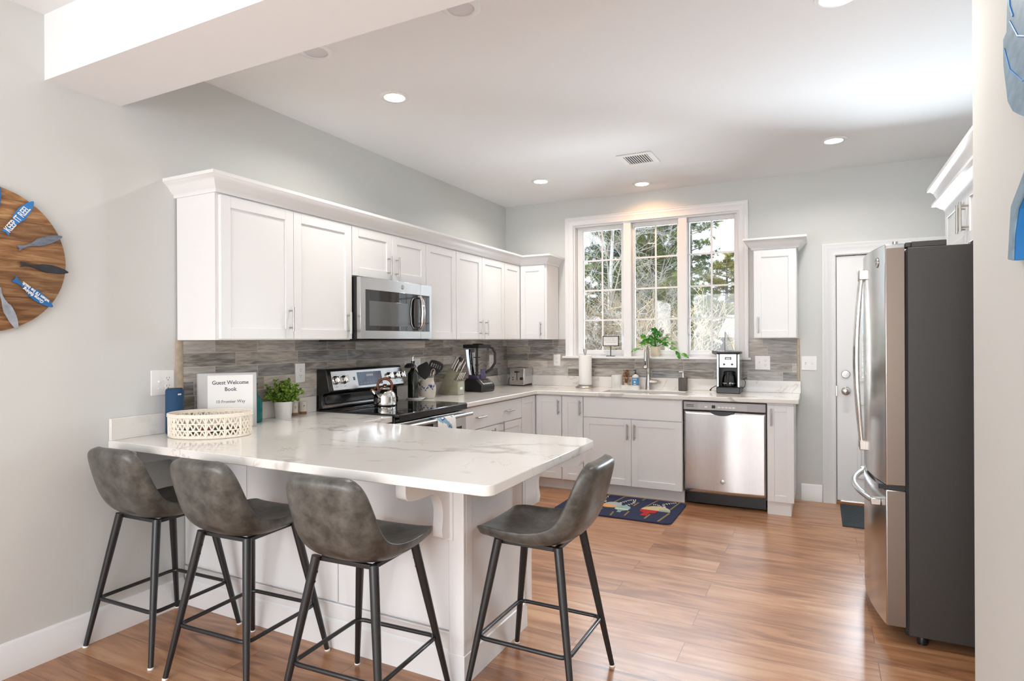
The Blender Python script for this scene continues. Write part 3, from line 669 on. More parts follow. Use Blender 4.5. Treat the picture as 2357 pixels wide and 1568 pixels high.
# peninsula top: a slab with the rounded outer corners and the short return beside the range
t = thing('peninsula_countertop', 'white veined quartz breakfast bar top with rounded corners', 'countertop', (1, -3.5, CT0))
PY0, PY1, PX1 = -4.075, -3.035, 2.060
poly = [(.002, PY0)] + arc(PX1 - .035, PY0 + .035, .035, -90, 0, 6) + [(PX1, PY1 - .06), (PX1 - .05, PY1)] + [(XC, PY1), (XC, -2.768), (.009, -2.768), (.009, -3.70), (.002, -3.70)]
MB().prism(poly, 'z', CT0, CT1).obj('slab', M['quartz'], t, bev=.010, seg=3)
b = MB().box(.0015, .022, -4.072, -3.70, CT1, 1.017).box(.010, .022, -3.70, -2.768, CT1, 1.017)
b.obj('upstand', M['quartz'], t, bev=.0025)

# peninsula body
t = thing('peninsula_cabinet', 'white panelled peninsula base under the breakfast bar', 'cabinet', (.9, -3.4, 0))
PF = -3.690; PE = 1.720
MB().box(.004, PE - .012, PF + .012, -3.075, .12, CT0).box(.010, .585, -3.075, -2.770, .105, CT0).obj('body', M['cab'], t, sm=False)
b = MB()
for u0, u1 in ((.004, .47), (.475, 1.06), (1.065, 1.655)): b.box(u0, u1, PF, PF + .013, .205, CT0 - .002)
b.obj('back_panel', M['cab'], t, bev=.003)
MB().box(1.657, PE + .008, PF - .009, PF + .012, .12, CT0 - .001).box(PE - .012, PE + .008, PF + .012, PF + .06, .12, CT0 - .001).box(PE - .012, PE + .006, PF + .06, -3.13, .12, CT0 - .001).box(PE - .012, PE + .014, -3.13, -3.075, .10, CT0 - .001).obj('end_panel', M['cab'], t, bev=.003)
b = MB().sweep([(0, 0), (.012, 0), (.012, .118), (0, .13)], [(PE - .002, -3.12), (PE - .002, PF + .002), (.004, PF + .002)][::-1] if False else [(.004, PF + .002), (PE - .002, PF + .002), (PE - .002, -3.12)])
b.obj('base_board', M['cab'], t)
MB().box(.02, PE - .03, PF + .05, -3.10, 0, .12).obj('plinth', M['cab'], t, sm=False)
MB().box(.004, 1.66, PF - .004, PF + .01, .130, .200).obj('lower_rail', M['cab'], t, bev=.004)
def corbel(F, u0, u1, name='corbel', L_=.29, bw=.062):
    # profile in (out, z): lobe at the outer end, two curves, flat back
    z1 = CT0 - .002
    pr = [(0, z1), (L_, z1), (L_, z1 - .035)] + [(L_ - .03 + .03 * math.cos(R_(a)), z1 - .05 + .03 * math.sin(R_(a))) for a in (0, -30, -60, -90)]
    pr += [(L_ - .05, z1 - .083), (L_ - .075, z1 - .086)]
    pr += [(bw + .083 + .085 * math.cos(R_(a)), z1 - .086 - .09 + .09 * math.sin(R_(a))) for a in (80, 100, 120, 140, 160, 180)]
    pr += [(bw, z1 - .21), (bw + .006, z1 - .245), (bw, z1 - .272), (bw - .02, z1 - .285), (0, z1 - .285)]
    b = MB(); n = len(pr)
    b.add([F(u0, o, z) for o, z in pr] + [F(u1, o, z) for o, z in pr], [tuple(range(n)), tuple(range(2 * n - 1, n - 1, -1))] + [(i, (i + 1) % n, n + (i + 1) % n, n + i) for i in range(n)])
    b.fbox(F, u0 - .012, u1 + .012, 0, .010, z1 - .30, z1)
    return b.obj(name, M['cab'], t, bev=.002)
corbel(FY(PF - .009), 1.625, 1.670, L_=.30)
corbel(FX(PE + .008), -3.150, -3.105, L_=.29)
corbel(FY(PF), .035, .080, L_=.30)
# ============================================================ range
t = thing('range', 'black and stainless electric range with glass cooktop and rear control panel', 'stove', (.36, -2.36, 0))
RY0, RY1 = -2.758, -1.958
MB().box(.03, .655, RY0, RY1, .10, .904).obj('body', M['enamel'], t, bev=.004)
MB().box(.06, .60, RY0 + .02, RY1 - .02, 0, .10).obj('plinth', M['black'], t, sm=False)
ck = MB().box(.035, .690, RY0, RY1, .904, .925).obj('cooktop', M['bglass'], t, bev=.005)
M['ringm'] = pm('grey_burner_ring', (.10, .10, .105), .12)
for cx, cy, r in ((.25, -2.36 - .20, .085), (.25, -2.36 + .20, .075), (.52, -2.36 - .20, .095), (.52, -2.36 + .20, .105)):
    MB().lathe([(r, .9252), (r - .002, .9256), (r - .004, .9252)], (cx, cy, 0), 40, cap=False).obj('burner_ring', M['ringm'], ck)
MB().box(.690, .696, RY0 + .002, RY1 - .002, .880, .921).obj('front_trim', M['enamel'], t, bev=.003)
bgp = [(.012, .925), (.070, .925), (.072, .935), (.060, .955), (.060, 1.015), (.080, 1.030), (.122, 1.036), (.128, 1.046), (.098, 1.180), (.088, 1.192), (.012, 1.192)]
bg_ = MB().prism(bgp, 'y', RY0, RY1).obj('backguard', M['enamel'], t, bev=.005)
MB().tube([(.0625, RY0 + .03, .965), (.0625, RY0 + .03, 1.005), (.0625, RY0 + .045, 1.014), (.0625, RY1 - .045, 1.014), (.0625, RY1 - .03, 1.005), (.0625, RY1 - .03, .965), (.0625, RY1 - .045, .957), (.0625, RY0 + .045, .957)], .0035, 6, closed=True).obj('raised_border', M['enamel'], bg_)
SA, SB = Vector((.1285, 0, 1.050)), Vector((.0985, 0, 1.176))
sz = (SB - SA).normalized(); sn = Vector((sz.z, 0, -sz.x)); Lp = (SB - SA).length
def CP(u, w_, h):  # point on the sloping control face: u along y, h up the face
    p = SA + sz * h + sn * w_; return (p.x, u, p.z)
cpn = MB().fbox(CP, RY0 + .035, RY1 - .008, 0, .0035, 0, Lp).obj('control_panel', M['steel'], t, bev=.002)
MB().fbox(CP, -2.475, -2.215, .0025, .0050, .016, .112).obj('display', pm('blue_grey_display', (.10, .13, .22), .06, spec=.9), cpn, bev=.002)
b = MB()
for k in range(4): b.fbox(CP, -2.378 + k * .018, -2.366 + k * .018, .005, .0054, .080, .094)
b.obj('clock_digits', M['plate'], cpn, sm=False)
b = MB()
for k in range(7): b.fbox(CP, -2.455 + k * .034, -2.440 + k * .034, .005, .0053, .03, .036); b.fbox(CP, -2.455 + k * .034, -2.443 + k * .034, .005, .0053, .052, .056)
b.obj('touch_key', M['greyp'], cpn, sm=False)
MB().fbox(CP, -2.518, -2.500, .0030, .0046, .058, .082).obj('indicator', M['bglass'], cpn, sm=False)
b = MB()
for y in (-2.69, -2.61, -2.13, -2.05, -1.985):
    for q in (-1, 0, 1): b.fbox(CP, y + q * .016 - .002, y + q * .016 + .002, .0035, .0039, .108 - abs(q) * .006, .111 - abs(q) * .006)
    b.fbox(CP, y - .012, y + .012, .0035, .0039, .022, .024)
b.obj('dial_mark', M['slot'], cpn, sm=False)
KM = Matrix(((sn.x, 0, sz.x, 0), (0, 1, 0, 0), (sn.z, 0, sz.z, 0), (0, 0, 0, 1)))
for y in (-2.69, -2.61, -2.13, -2.05, -1.985):
    o = SA + sz * .068 + sn * .0035; o.y = y
    Mx = frame(o, (0, 1, 0), sz, sn)
    b = MB().lathe([(.030, 0), (.030, .004), (.025, .006), (.024, .022), (.020, .026), (.001, .027)], n=24)
    b.join(MB().box(-.007, .007, -.023, .023, .02, .040)); b.xf(Mx)
    part_label(b.obj('knob', M['chrome'], cpn, bev=.002), 'shiny metal burner knob')
od = MB().box(.655, .688, RY0 + .006, RY1 - .006, .235, .872).obj('oven_door', M['steel'], t, bev=.004)
MB().box(.686, .691, RY0 + .07, RY1 - .07, .33, .765).obj('oven_window', M['bglass'], od, bev=.002)
b = MB().tube([(.740, RY0 + .012, .850), (.740, RY1 - .012, .850)], .0135, 16)
for y in (RY0 + .05, RY1 - .05): b.box(.686, .742, y - .013, y + .013, .842, .858)
b.obj('oven_handle', M['steel'], od, bev=.002)
MB().box(.655, .686, RY0 + .006, RY1 - .006, .105, .228).obj('storage_drawer', M['steel'], t, bev=.004)


# dish towel over the oven handle
M['towel'] = None
def towel_mat():
    m_, N, L, b = new_mat('printed_dish_towel')
    tc = N.new('ShaderNodeTexCoord'); v = N.new('ShaderNodeTexVoronoi'); v.inputs['Scale'].default_value = 26; L.new(tc.outputs['Object'], v.inputs[0])
    n = N.new('ShaderNodeTexNoise'); n.inputs['Scale'].default_value = 11; L.new(tc.outputs['Object'], n.inputs[0])
    r = N.new('ShaderNodeValToRGB'); r.color_ramp.interpolation = 'CONSTANT'; el = r.color_ramp.elements
    el[0].position = 0; el[0].color = lin('#f0efed'); el[1].position = .53; el[1].color = lin('#8fb4c9'); q = el.new(.62); q.color = lin('#3f5f93'); q = el.new(.66); q.color = lin('#f0efed')
    L.new(n.outputs[0], r.inputs[0]); L.new(r.outputs[0], b.inputs['Base Color']); b.inputs['Roughness'].default_value = .9
    return m_
b = MB(); ny = 26; prof = [(.722, .60), (.723, .70), (.724, .80), (.7245, .845), (.729, .860), (.740, .8655), (.751, .860), (.757, .845), (.759, .80), (.760, .70), (.762, .585)]
vs = []
for i in range(ny + 1):
    y = -2.435 + .215 * i / ny
    for x, z in prof:
        k = max(0, min(1, (.85 - z) / .25)); s = 1 if x > .74 else -1
        vs.append((x + s * abs(.010 * math.sin(i * .9)) * k + (s * .004 * k), y + .012 * k * math.sin(z * 20), z))
n = len(prof); b.add(vs, [(i * n + j, i * n + j + 1, (i + 1) * n + j + 1, (i + 1) * n + j) for i in range(ny) for j in range(n - 1)])
o = b.obj('dish_towel', towel_mat(), org=(.74, -2.33, .86)); md = o.modifiers.new('thick', 'SOLIDIFY'); md.thickness = .0016; md.offset = 1
tag(o, 'white dish towel with blue flower print hanging on the oven handle', 'towel')

# ============================================================ microwave
t = thing('microwave', 'stainless over-the-range microwave with black glass door', 'microwave', (.2, -2.36, 1.392))
MY0, MY1, MZ0, MZ1 = -2.754, -1.958, 1.388, 1.792
MB().box(.012, .352, MY0, MY1, MZ0, MZ1).obj('body', M['black'], t, bev=.002)
MB().box(.02, .372, MY0 + .01, MY1 - .01, MZ0 - .012, MZ0).obj('vent_base', M['black'], t, bev=.003)
def mwx(y):
    q = (y - (MY0 + MY1) / 2) / ((MY1 - MY0) / 2); return .398 - .012 * q * q
def mwpanel(y0, y1, z0, z1, off, back, name, mat, par, n=16):
    ys = [y0 + (y1 - y0) * i / n for i in range(n + 1)]
    return MB().prism([(mwx(y) + off, y) for y in ys] + [(back, y1), (back, y0)], 'z', z0, z1).obj(name, mat, par, bev=.0015)
d = mwpanel(MY0 + .002, -2.112, MZ0 + .004, MZ1 - .002, 0, .354, 'door', M['steel'], t)
mwpanel(-2.708, -2.115, 1.445, 1.712, .0008, mwx(-2.4) - .02, 'door_glass', M['bglass'], d)
mwpanel(-2.674, -2.27, 1.477, 1.640, .0014, mwx(-2.5) - .015, 'window', pm('grey_mesh_window', (.10, .11, .115), .08, spec=.8), d)
c = mwpanel(-2.110, MY1 - .002, MZ0 + .004, MZ1 - .002, 0, .354, 'control_panel', M['steel'], t)
mwpanel(-2.108, -1.990, 1.445, 1.712, .0008, mwx(-2.) - .02, 'key_glass', M['bglass'], c)
y = -2.155
part_label(MB().tube([(mwx(y), y, 1.690), (.425, y, 1.690), (.440, y, 1.660), (.446, y, 1.58), (.440, y, 1.50), (.425, y, 1.468), (mwx(y), y, 1.468)], [.010, .012, .016, .018, .016, .012, .010], 12).obj('handle', M['chrome'], d), 'curved polished metal handle')
logo(d, frame((mwx(-2.33) + .0005, -2.33, 1.752), (0, 1, 0), (0, 0, 1), (1, 0, 0)), .015)

# ============================================================ fridge
t = thing('refrigerator', 'large stainless french-door fridge with dark grey sides right of the back door', 'fridge', (3.65, -2.08, 0))
FY0, FY1 = -2.532, -1.622; FYC = (FY0 + FY1) / 2
MB().box(3.345, 4.02, FY0, FY1, .045, 1.786).obj('case', M['fridge_side'], t, bev=.003)
MB().box(3.3345, 3.345, FY0 + .012, FY1 - .012, .06, 1.77).obj('gasket', M['rubber'], t, sm=False)
MB().box(3.36, 3.49, FY0 + .004, FY0 + .10, 1.786, 1.812).box(3.337, 3.36, FY0 + .008, FY0 + .07, 1.788, 1.810).obj('hinge_cover', M['fridge_side'], t, bev=.003)
MB().lathe([(.012, 1.806), (.012, 1.818), (.001, 1.819)], (3.30, FY0 + .022, 0), 16).obj('hinge_pin', M['nickel'], t)
def bow(y): q = (y - FYC) / ((FY1 - FY0) / 2); return 3.258 - .058 * (1 - q * q)
def fdoor(y0, y1, z0, z1, name):
    ys = [y0 + (y1 - y0) * i / 18 for i in range(19)]
    return MB().prism([(bow(y), y) for y in ys] + [(3.334, y1), (3.334, y0)], 'z', z0, z1).obj(name, M['fsteel'], t, bev=.004)
M['fsteel'] = pm('fridge_steel', (.56, .55, .54), .20, 1, nvar=.06, nscale=6, stretch=(120, 120, 2))
dn = fdoor(FY0, FYC - .003, .712, 1.806, 'door'); df = fdoor(FYC + .003, FY1, .712, 1.806, 'door')
fz = fdoor(FY0, FY1, .075, .690, 'freezer_drawer')
MB().box(bow(FYC) + .03, 3.345, FY0 + .02, FY1 - .02, .690, .712).obj('drawer_gap', M['black'], t, sm=False)
M['edge'] = pm('reflection_toned_edge', (.23, .185, .155), .38, .85)  # steel edge with a warm dark reflection put into its colour
for d_e, z0_, z1_ in ((dn, .716, 1.788), (fz, .079, .686)): part_label(MB().box(3.263, 3.333, FY0 - .0012, FY0 + .002, z0_, z1_).obj('door_edge', M['edge'], d_e, bev=.0006), 'metal door edge toned like a warm dark reflection')
for y, d in ((FYC - .045, dn), (FYC + .045, df)):
    x = bow(y)
    pts = []; rr = []
    for i in range(17):
        k = i / 16; pts.append((x - .014 - .024 * math.sin(math.pi * k), y, .835 + k * .86)); rr.append(.0105 + .003 * math.sin(math.pi * k))
    h = part_label(MB().tube(pts, rr, 12).obj('handle', M['chrome'], d), 'tall bowed polished handle')
    for z0_, z1_ in ((.80, .85), (1.682, 1.735)): MB().box(x - .026, x + .004, y - .014, y + .014, z0_, z1_).obj('handle_mount', M['nickel'], h, bev=.004)
pts = []
for i in range(21):
    k = i / 20; y = FY0 + .075 + k * (FY1 - FY0 - .15); pts.append((bow(y) - .024 - .024 * math.sin(math.pi * k), y, .618))
h = part_label(MB().tube(pts, .014, 12).obj('handle', M['steel'], fz), 'horizontal bowed metal handle')
for y in (FY0 + .08, FY1 - .08): MB().box(bow(y) - .038, bow(y) + .004, y - .022, y + .022, .602, .634).obj('handle_mount', M['nickel'], h, bev=.004)
y = -2.43; tx = Vector((-(bow(y + .01) - bow(y - .01)), -.02, 0)).normalized()
logo(dn, frame((bow(y) - .0008, y, 1.735), tx, (0, 0, 1), tx.cross(Vector((0, 0, 1)))), .022)
b = MB()
for x, yy in ((3.40, FY0 + .05), (3.40, FY1 - .05), (3.95, FY0 + .05), (3.95, FY1 - .05)): b.lathe([(.02, 0), (.022, .015), (.015, .046)], (x, yy, 0), 16)
b.obj('foot', M['black'], t)
MB().box(3.34, 3.37, FY0 + .07, FY1 - .07, .018, .055).obj('grille', M['black'], t, sm=False)
# ============================================================ bar stools
t = thing('bar_stool', 'grey leather bar stool nearest the left wall', 'bar stool', (0, 0, 0), 'grey leather bar stools')
def stool_parts(t):
    """seat faces +y, footprint centred on the origin"""
    # centre line (forward, up), half width, and how far the edges curl inwards
    key = [(.243, .626, .150, .004), (.238, .634, .160, .006), (.222, .638, .171, .010), (.170, .636, .183, .016), (.10, .626, .190, .024), (.02, .619, .192, .032),
           (-.06, .619, .190, .040), (-.125, .630, .187, .046), (-.175, .654, .184, .048), (-.212, .697, .181, .046), (-.236, .752, .178, .040), (-.254, .812, .174, .030), (-.267, .866, .165, .019), (-.274, .896, .148, .012), (-.277, .912, .124, .008), (-.278, .918, .092, .006)]
    key = [(f * .87, z, w_, c_) for f, z, w_, c_ in key]
    def cr(a, b, c, d, t): return .5 * (2 * b + (c - a) * t + (2 * a - 5 * b + 4 * c - d) * t * t + (3 * b - a - 3 * c + d) * t ** 3)
    sm_ = []
    for i in range(len(key) - 1):
        p = [key[max(0, i - 1)], key[i], key[i + 1], key[min(len(key) - 1, i + 2)]]
        for q in (0, .5): sm_.append([cr(p[0][z], p[1][z], p[2][z], p[3][z], q) for z in range(4)])
    sm_.append(list(key[-1])); cl = sm_
    nu = 20; vi = []; vo = []; nv = len(cl)
    for i, (f, z, w_, c_) in enumerate(cl):
        a = cl[max(0, i - 1)]; b = cl[min(nv - 1, i + 1)]; tg = Vector((b[0] - a[0], b[1] - a[1])).normalized(); nf, nz = tg.y, -tg.x
        e_ = min(1, min(i, nv - 1 - i) / 5); th = .018 + .026 * e_ * (2 - e_)
        for q in range(nu + 1):
            u = -1 + 2 * q / nu; k = abs(u) ** 2.2 * c_; x = w_ * math.sin(u * 1.3) / math.sin(1.3)
            vi.append((x, f + nf * k, z + nz * k)); t_ = th * (1 - .5 * abs(u) ** 5)
            vo.append((x * .995, f + nf * (k - t_), z + nz * (k - t_)))
    n_ = len(vi); fs = []; row = nu + 1
    for j in range(nv - 1):
        for i in range(nu):
            q = j * row + i; fs += [(q, q + 1, q + row + 1, q + row), (n_ + q, n_ + q + row, n_ + q + row + 1, n_ + q + 1)]
        fs += [(j * row, j * row + row, n_ + j * row + row, n_ + j * row), (j * row + nu, n_ + j * row + nu, n_ + j * row + row + nu, j * row + row + nu)]
    for i in range(nu):
        fs += [(i, n_ + i, n_ + i + 1, i + 1), ((nv - 1) * row + i, (nv - 1) * row + i + 1, n_ + (nv - 1) * row + i + 1, n_ + (nv - 1) * row + i)]
    o = MB().add(vi + vo, fs).obj('seat', M['leather'], t, ang=180)
    md = o.modifiers.new('sub', 'SUBSURF'); md.levels = 1; md.render_levels = 1
    b = MB().box(-.122, .122, -.122, -.104, .572, .588).box(-.122, .122, .104, .122, .572, .588).box(-.122, -.104, -.104, .104, .572, .588).box(.104, .122, -.104, .104, .572, .588)
    b.obj('under_frame', M['blackm'], t, bev=.002)
    for sx in (-1, 1):
        for sy in (-1, 1):
            a = Vector((sx * .128, sy * .128, .592)); c = Vector((sx * .224, sy * .224, .006))
            b = MB().tube([a + (c - a) * k for k in (0, .3, .6, 1)], [.0175, .0165, .014, .0105], 14)
            l = b.obj('leg', M['blackm'], t)
            MB().lathe([(.010, .0), (.012, .001), (.012, .006), (.010, .009)], (sx * .2245, sy * .2245, 0), 14).obj('glide', M['plate'], l)
            b = MB()
            for z in (.535, .500):
                k = (.592 - z) / .586; p = a + (c - a) * k
                b.lathe([(.006, 0), (.006, .006), (.003, .008)], (0, 0, 0), 8).xf(Matrix.Identity(4)) if False else b.sph((p.x - sx * .013, p.y - sy * .013 * .3, p.z), .0065, 8, 6)
            b.obj('bolt', M['black'], l)
    k = (.592 - .215) / .586; e = .128 + (.224 - .128) * k; q = e - .0; r = .035
    pts = []
    for cx, cy, a0 in ((q - r, q - r, 0), (-q + r, q - r, 90), (-q + r, -q + r, 180), (q - r, -q + r, 270)):
        pts += [(x, y, .215) for x, y in arc(cx, cy, r, a0, a0 + 90, 5)]
    MB().tube(pts, .0085, 10, closed=True).obj('footrest', M['blackm'], t)
stool_parts(t)
stools = [((.247, -3.960), 2, 'grey leather bar stool nearest the left wall'),
          ((.820, -3.962), 3, 'grey leather bar stool second from the left wall, between two others'),
          ((1.466, -3.968), 3, 'grey leather bar stool third from the left wall, in front of the corbel'),
          ((1.982, -3.512), 90, 'grey leather bar stool at the open end of the peninsula, seen from its side')]
for i, ((x, y), a, lab) in enumerate(stools):
    o = t if i == 0 else copy_tree(t)
    o.location = (x, y, 0); o.rotation_euler = (0, 0, R_(a)); o['label'] = lab; BASE[o.name] = Vector((0, 0, 0))

# ============================================================ wall clock of boards and painted fish
t = thing('wall_clock', 'round wooden wall clock with painted fish for hour marks', 'clock', (0, -4.5615, 1.7195))
CY, CZ, CR = -4.5615, 1.7195, .2995
MB().lathe([(CR, .002), (CR, .022), (CR - .002, .024), (.001, .024)], (0, CY, CZ), 72, ax='x').obj('board', M['clockwood'], t, ang=60)
fishm = {'blue': pm('bright_blue_paint', '#2f7fc4', .55, nvar=.1, nscale=30), 'grey': pm('grey_blue_paint', '#6f7785', .65, nvar=.3, nscale=25, stretch=(1, 1, 3)),
         'dark': pm('charcoal_paint', '#2c2f36', .6, nvar=.3, nscale=25), 'navy': pm('blue_white_paint', '#1f6aa8', .55), 'pale': pm('pale_grey_paint', '#98a0aa', .7, nvar=.3, nscale=25)}
def fish2d(L=.185, W=.040):
    top = [(0, .55), (.06, .5), (.12, .28), (.20, .20), (.30, .30), (.40, .55), (.44, .85), (.62, 1.0), (.78, .85), (.92, .5), (1, .12)]
    bot = [(1, -.12), (.92, -.5), (.78, -.8), (.60, -.9), (.55, -1.0), (.40, -.70), (.30, -.38), (.20, -.24), (.10, -.38), (.0, -.75), (.03, -.15)]
    return [((k - .5) * L, h * W / 2) for k, h in top + bot]
seq = {0: ('blue', 55.7), 1: ('grey', 23.5), 2: ('dark', -6), 3: ('navy', -37.5), 4: ('pale', -68)}
cyc = ['grey', 'dark', 'blue', 'pale', 'grey', 'dark', 'navy']
for k in range(12):
    col, ang = seq[k] if k in seq else (cyc[k - 5], -68 - 30.2 * (k - 4))
    a = R_(ang); d = Vector((math.cos(a), math.sin(a))); c = Vector((CY, CZ)) + d * .2185; n = Vector((-d.y, d.x))
    sy = -1 if k in (3,) else 1
    b = MB().prism([(c.x + d.x * u + n.x * v * sy, c.y + d.y * u + n.y * v * sy) for u, v in fish2d(.18, .044 if col in ('blue', 'navy') else .036)], 'x', .024, .031)
    f = b.obj('fish', fishm[col], t, bev=.001); part_label(f, {'blue': 'bright blue fish', 'grey': 'grey-blue fish', 'dark': 'charcoal fish', 'navy': 'blue and white fish', 'pale': 'pale grey fish'}[col])
    if k == 0: text('KEEP IT REEL', .038, M['paper'], 'lettering', frame((.0312, c.x - d.x * .012, c.y - d.y * .012), (0, d.x, d.y), (0, n.x, n.y), (1, 0, 0)), f, bold=.0006, sx=.62)
    if k == 3:
        dd, nn = -d, -n
        text('Gone fishing\nwhen I\'ll be back', .0185, M['paper'], 'lettering', frame((.0312, c.x + d.x * .004, c.y + d.y * .004), (0, dd.x, dd.y), (0, nn.x, nn.y), (1, 0, 0)), f, bold=.0005, sx=.98, space=.85)

# ============================================================ blue wooden wall piece on the entry wall
t = thing('wall_sculpture', 'blue painted wooden wall sculpture at the right edge of the photo', 'wall decoration', (3.479, -3.8, 1.95))
M['bluewood'] = pm('window_lit_blue_paint', '#7d99ad', .45, nvar=.25, nscale=14, stretch=(1, 1, 2))  # front face of the piece, pale window reflection put into its blue
M['bluedark'] = pm('deep_blue_paint', '#1c74b8', .5)
body = [(-3.690, 2.42), (-3.688, 2.30), (-3.680, 2.21), (-3.645, 2.205), (-3.647, 2.13), (-3.688, 2.016), (-3.735, 1.975), (-3.790, 1.948), (-3.90, 1.90), (-4.02, 1.92), (-4.10, 2.05), (-4.12, 2.25), (-4.06, 2.42), (-3.95, 2.50), (-3.80, 2.50)]
bd_ = MB().prism(body, 'x', 3.4535, 3.4785).obj('body', M['bluedark'], t, bev=.002)
part_label(MB().prism(body, 'x', 3.449, 3.4535).obj('window_lit_front', M['bluewood'], bd_, bev=.002), 'blue front with pale window light in its colour')
leg = [(-3.87, 1.83), (-3.83, 1.792), (-3.713, 1.729), (-3.691, 1.634), (-3.681, 1.591), (-3.73, 1.582), (-3.742, 1.65), (-3.775, 1.71), (-3.86, 1.75), (-3.98, 1.86), (-3.98, 1.93), (-3.92, 1.93)]
lg_ = MB().prism(leg, 'x', 3.4535, 3.4785).obj('leg', M['bluedark'], t, bev=.002)
part_label(MB().prism(leg, 'x', 3.449, 3.4535).obj('window_lit_front', M['bluewood'], lg_, bev=.002), 'blue front with pale window light in its colour')
b = MB().tube([(3.449, -3.70, 2.44), (3.449, -3.72, 2.26), (3.449, -3.75, 2.22)], .0035, 6).tube([(3.449, -3.665, 2.17), (3.449, -3.72, 2.09), (3.449, -3.83, 2.02), (3.449, -3.95, 2.0)], .003, 6).tube([(3.449, -3.72, 2.22), (3.449, -3.79, 2.15), (3.449, -3.90, 2.10)], .003, 6)
b.obj('carved_line', M['bluedark'], t)

# ============================================================ wall plates
def plate(F, u0, u1, z0, z1, slots, label, org, w0=.0):
    t = thing('outlet' if all(s[0] == 'o' for s in slots) else 'wall_plate', label, 'outlet' if all(s[0] == 'o' for s in slots) else 'switch', org)
    MB().fbox(F, u0, u1, w0, w0 + .006, z0, z1).obj('plate', M['plate'], t, bev=.003)
    zc = (z0 + z1) / 2
    for kind, u in slots:
        if kind == 'o':
            for dz in (.020, -.020):
                b = MB().lathe([(.0165, 0), (.0165, .0015), (.001, .0016)], n=24)
                p = F(u, w0 + .006, zc + dz); ax = Vector(F(1, 0, 0)) - Vector(F(0, 0, 0)); nz = Vector(F(0, 1, 0)) - Vector(F(0, 0, 0))
                r = b.xf(frame(p, ax, (0, 0, 1), nz)).obj('socket', M['plate'], t)
                MB().fbox(F, u - .0075, u - .0055, w0 + .0073, w0 + .0079, zc + dz - .001, zc + dz + .007).fbox(F, u + .0055, u + .0075, w0 + .0073, w0 + .0079, zc + dz - .001, zc + dz + .007).fbox(F, u - .0025, u + .0025, w0 + .0073, w0 + .0079, zc + dz - .010, zc + dz - .006).obj('slot', M['slot'], r, sm=False)
        else:
            b = MB().fbox(F, u - .006, u + .006, w0 + .006, w0 + .0075, zc - .013, zc + .013)
            r = b.obj('toggle_base', M['plate'], t, bev=.001)
            MB().fbox(F, u - .0045, u + .0045, w0 + .007, w0 + .018, zc + .001, zc + .010).obj('toggle', M['plate'], r, bev=.002)
            MB().sph(F(u, w0 + .006, zc + .032), .003, 8, 6).sph(F(u, w0 + .006, zc - .032), .003, 8, 6).obj('screw', M['plate'], t)
plate(FX(0), -3.870, -3.748, 1.107, 1.235, [('s', -3.832), ('o', -3.782)], 'white switch and outlet plate on the left wall beside the tile', (0, -3.81, 1.17))
plate(FX(.009), -2.938, -2.858, 1.114, 1.236, [('o', -2.898)], 'white outlet on the tile above the potted plant', (.009, -2.9, 1.17))
plate(FX(.009), -1.670, -1.585, 1.110, 1.232, [('o', -1.627)], 'white outlet on the tile behind the kitchen utensils', (.009, -1.63, 1.17))
plate(FX(.009), -.400, -.315, 1.110, 1.232, [('o', -.357)], 'white outlet on the tile right of the blender', (.009, -.36, 1.17))
plate(FY(-.009), .553, .628, 1.116, 1.233, [('o', .59)], 'white outlet on the tile left of the window', (.59, -.009, 1.17))
plate(FY(-.009), 2.480, 2.604, 1.110, 1.233, [('s', 2.516), ('o', 2.565)], 'white switch and outlet plate right of the coffee maker', (2.54, -.009, 1.17))
plate(FY(0), 2.848, 2.968, 1.112, 1.232, [('s', 2.882), ('s', 2.932)], 'white double switch plate on the grey wall beside the back door', (2.91, 0, 1.17))
# ============================================================ things on the breakfast bar
Z = CT1
def rot_about(b, c, ang):
    return b.xf(Matrix.Translation(c) @ Matrix.Rotation(R_(ang), 4, 'Z') @ Matrix.Translation(-Vector(c)))
def leaf(b, base, d, ln, wd, droop=.25, cup=.25, up=Vector((0, 0, 1)), n=4):
    d = Vector(d).normalized(); side = d.cross(up)
    side = side.normalized() if side.length > 1e-4 else Vector((1, 0, 0)); nn = side.cross(d).normalized()
    vs = []; fs = []
    for i in range(n + 1):
        k = i / n; w_ = wd * .5 * math.sin(math.pi * (.06 + .92 * k)) ** .8
        p = Vector(base) + d * ln * k - Vector((0, 0, 1)) * droop * ln * k * k
        vs += [p - side * w_ + nn * cup * w_, p, p + side * w_ + nn * cup * w_]
    for i in range(n):
        o = i * 3; fs += [(o, o + 1, o + 4, o + 3), (o + 1, o + 2, o + 5, o + 4)]
    return b.add(vs, fs)

# blue cylindrical speaker
t = thing('speaker', 'dark blue fabric cylinder speaker by the left wall behind the basket', 'speaker', (.068, -3.788, Z))
M['bluefab'] = pm('dark_blue_fabric', '#1f4468', .8, nvar=.15, nscale=400)
MB().lathe([(.036, 0), (.0405, .004), (.042, .010), (.042, .214), (.040, .222), (.037, .226)], (.068, -3.788, Z), 40).obj('body', M['bluefab'], t)
MB().lathe([(.037, .2255), (.034, .229), (.001, .229)], (.068, -3.788, Z), 40, cap=False).obj('top', M['black'], t)
b = MB(); cdir = math.atan2(-5.76 + 3.788, 3.0 - .068)
for k in range(5):
    a = cdir + .72 - k * .085; p = Vector((.068 + .0423 * math.cos(a), -3.788 + .0423 * math.sin(a), Z + .199))
    b.join(MB().box(-.0013, .0013, -.0005, .0005, -.0035, .0035).xf(Matrix.Translation(p) @ Matrix.Rotation(a + R_(90), 4, 'Z')))
part_label(b.obj('lettering', M['paper'], t, sm=False), 'small white lettering')

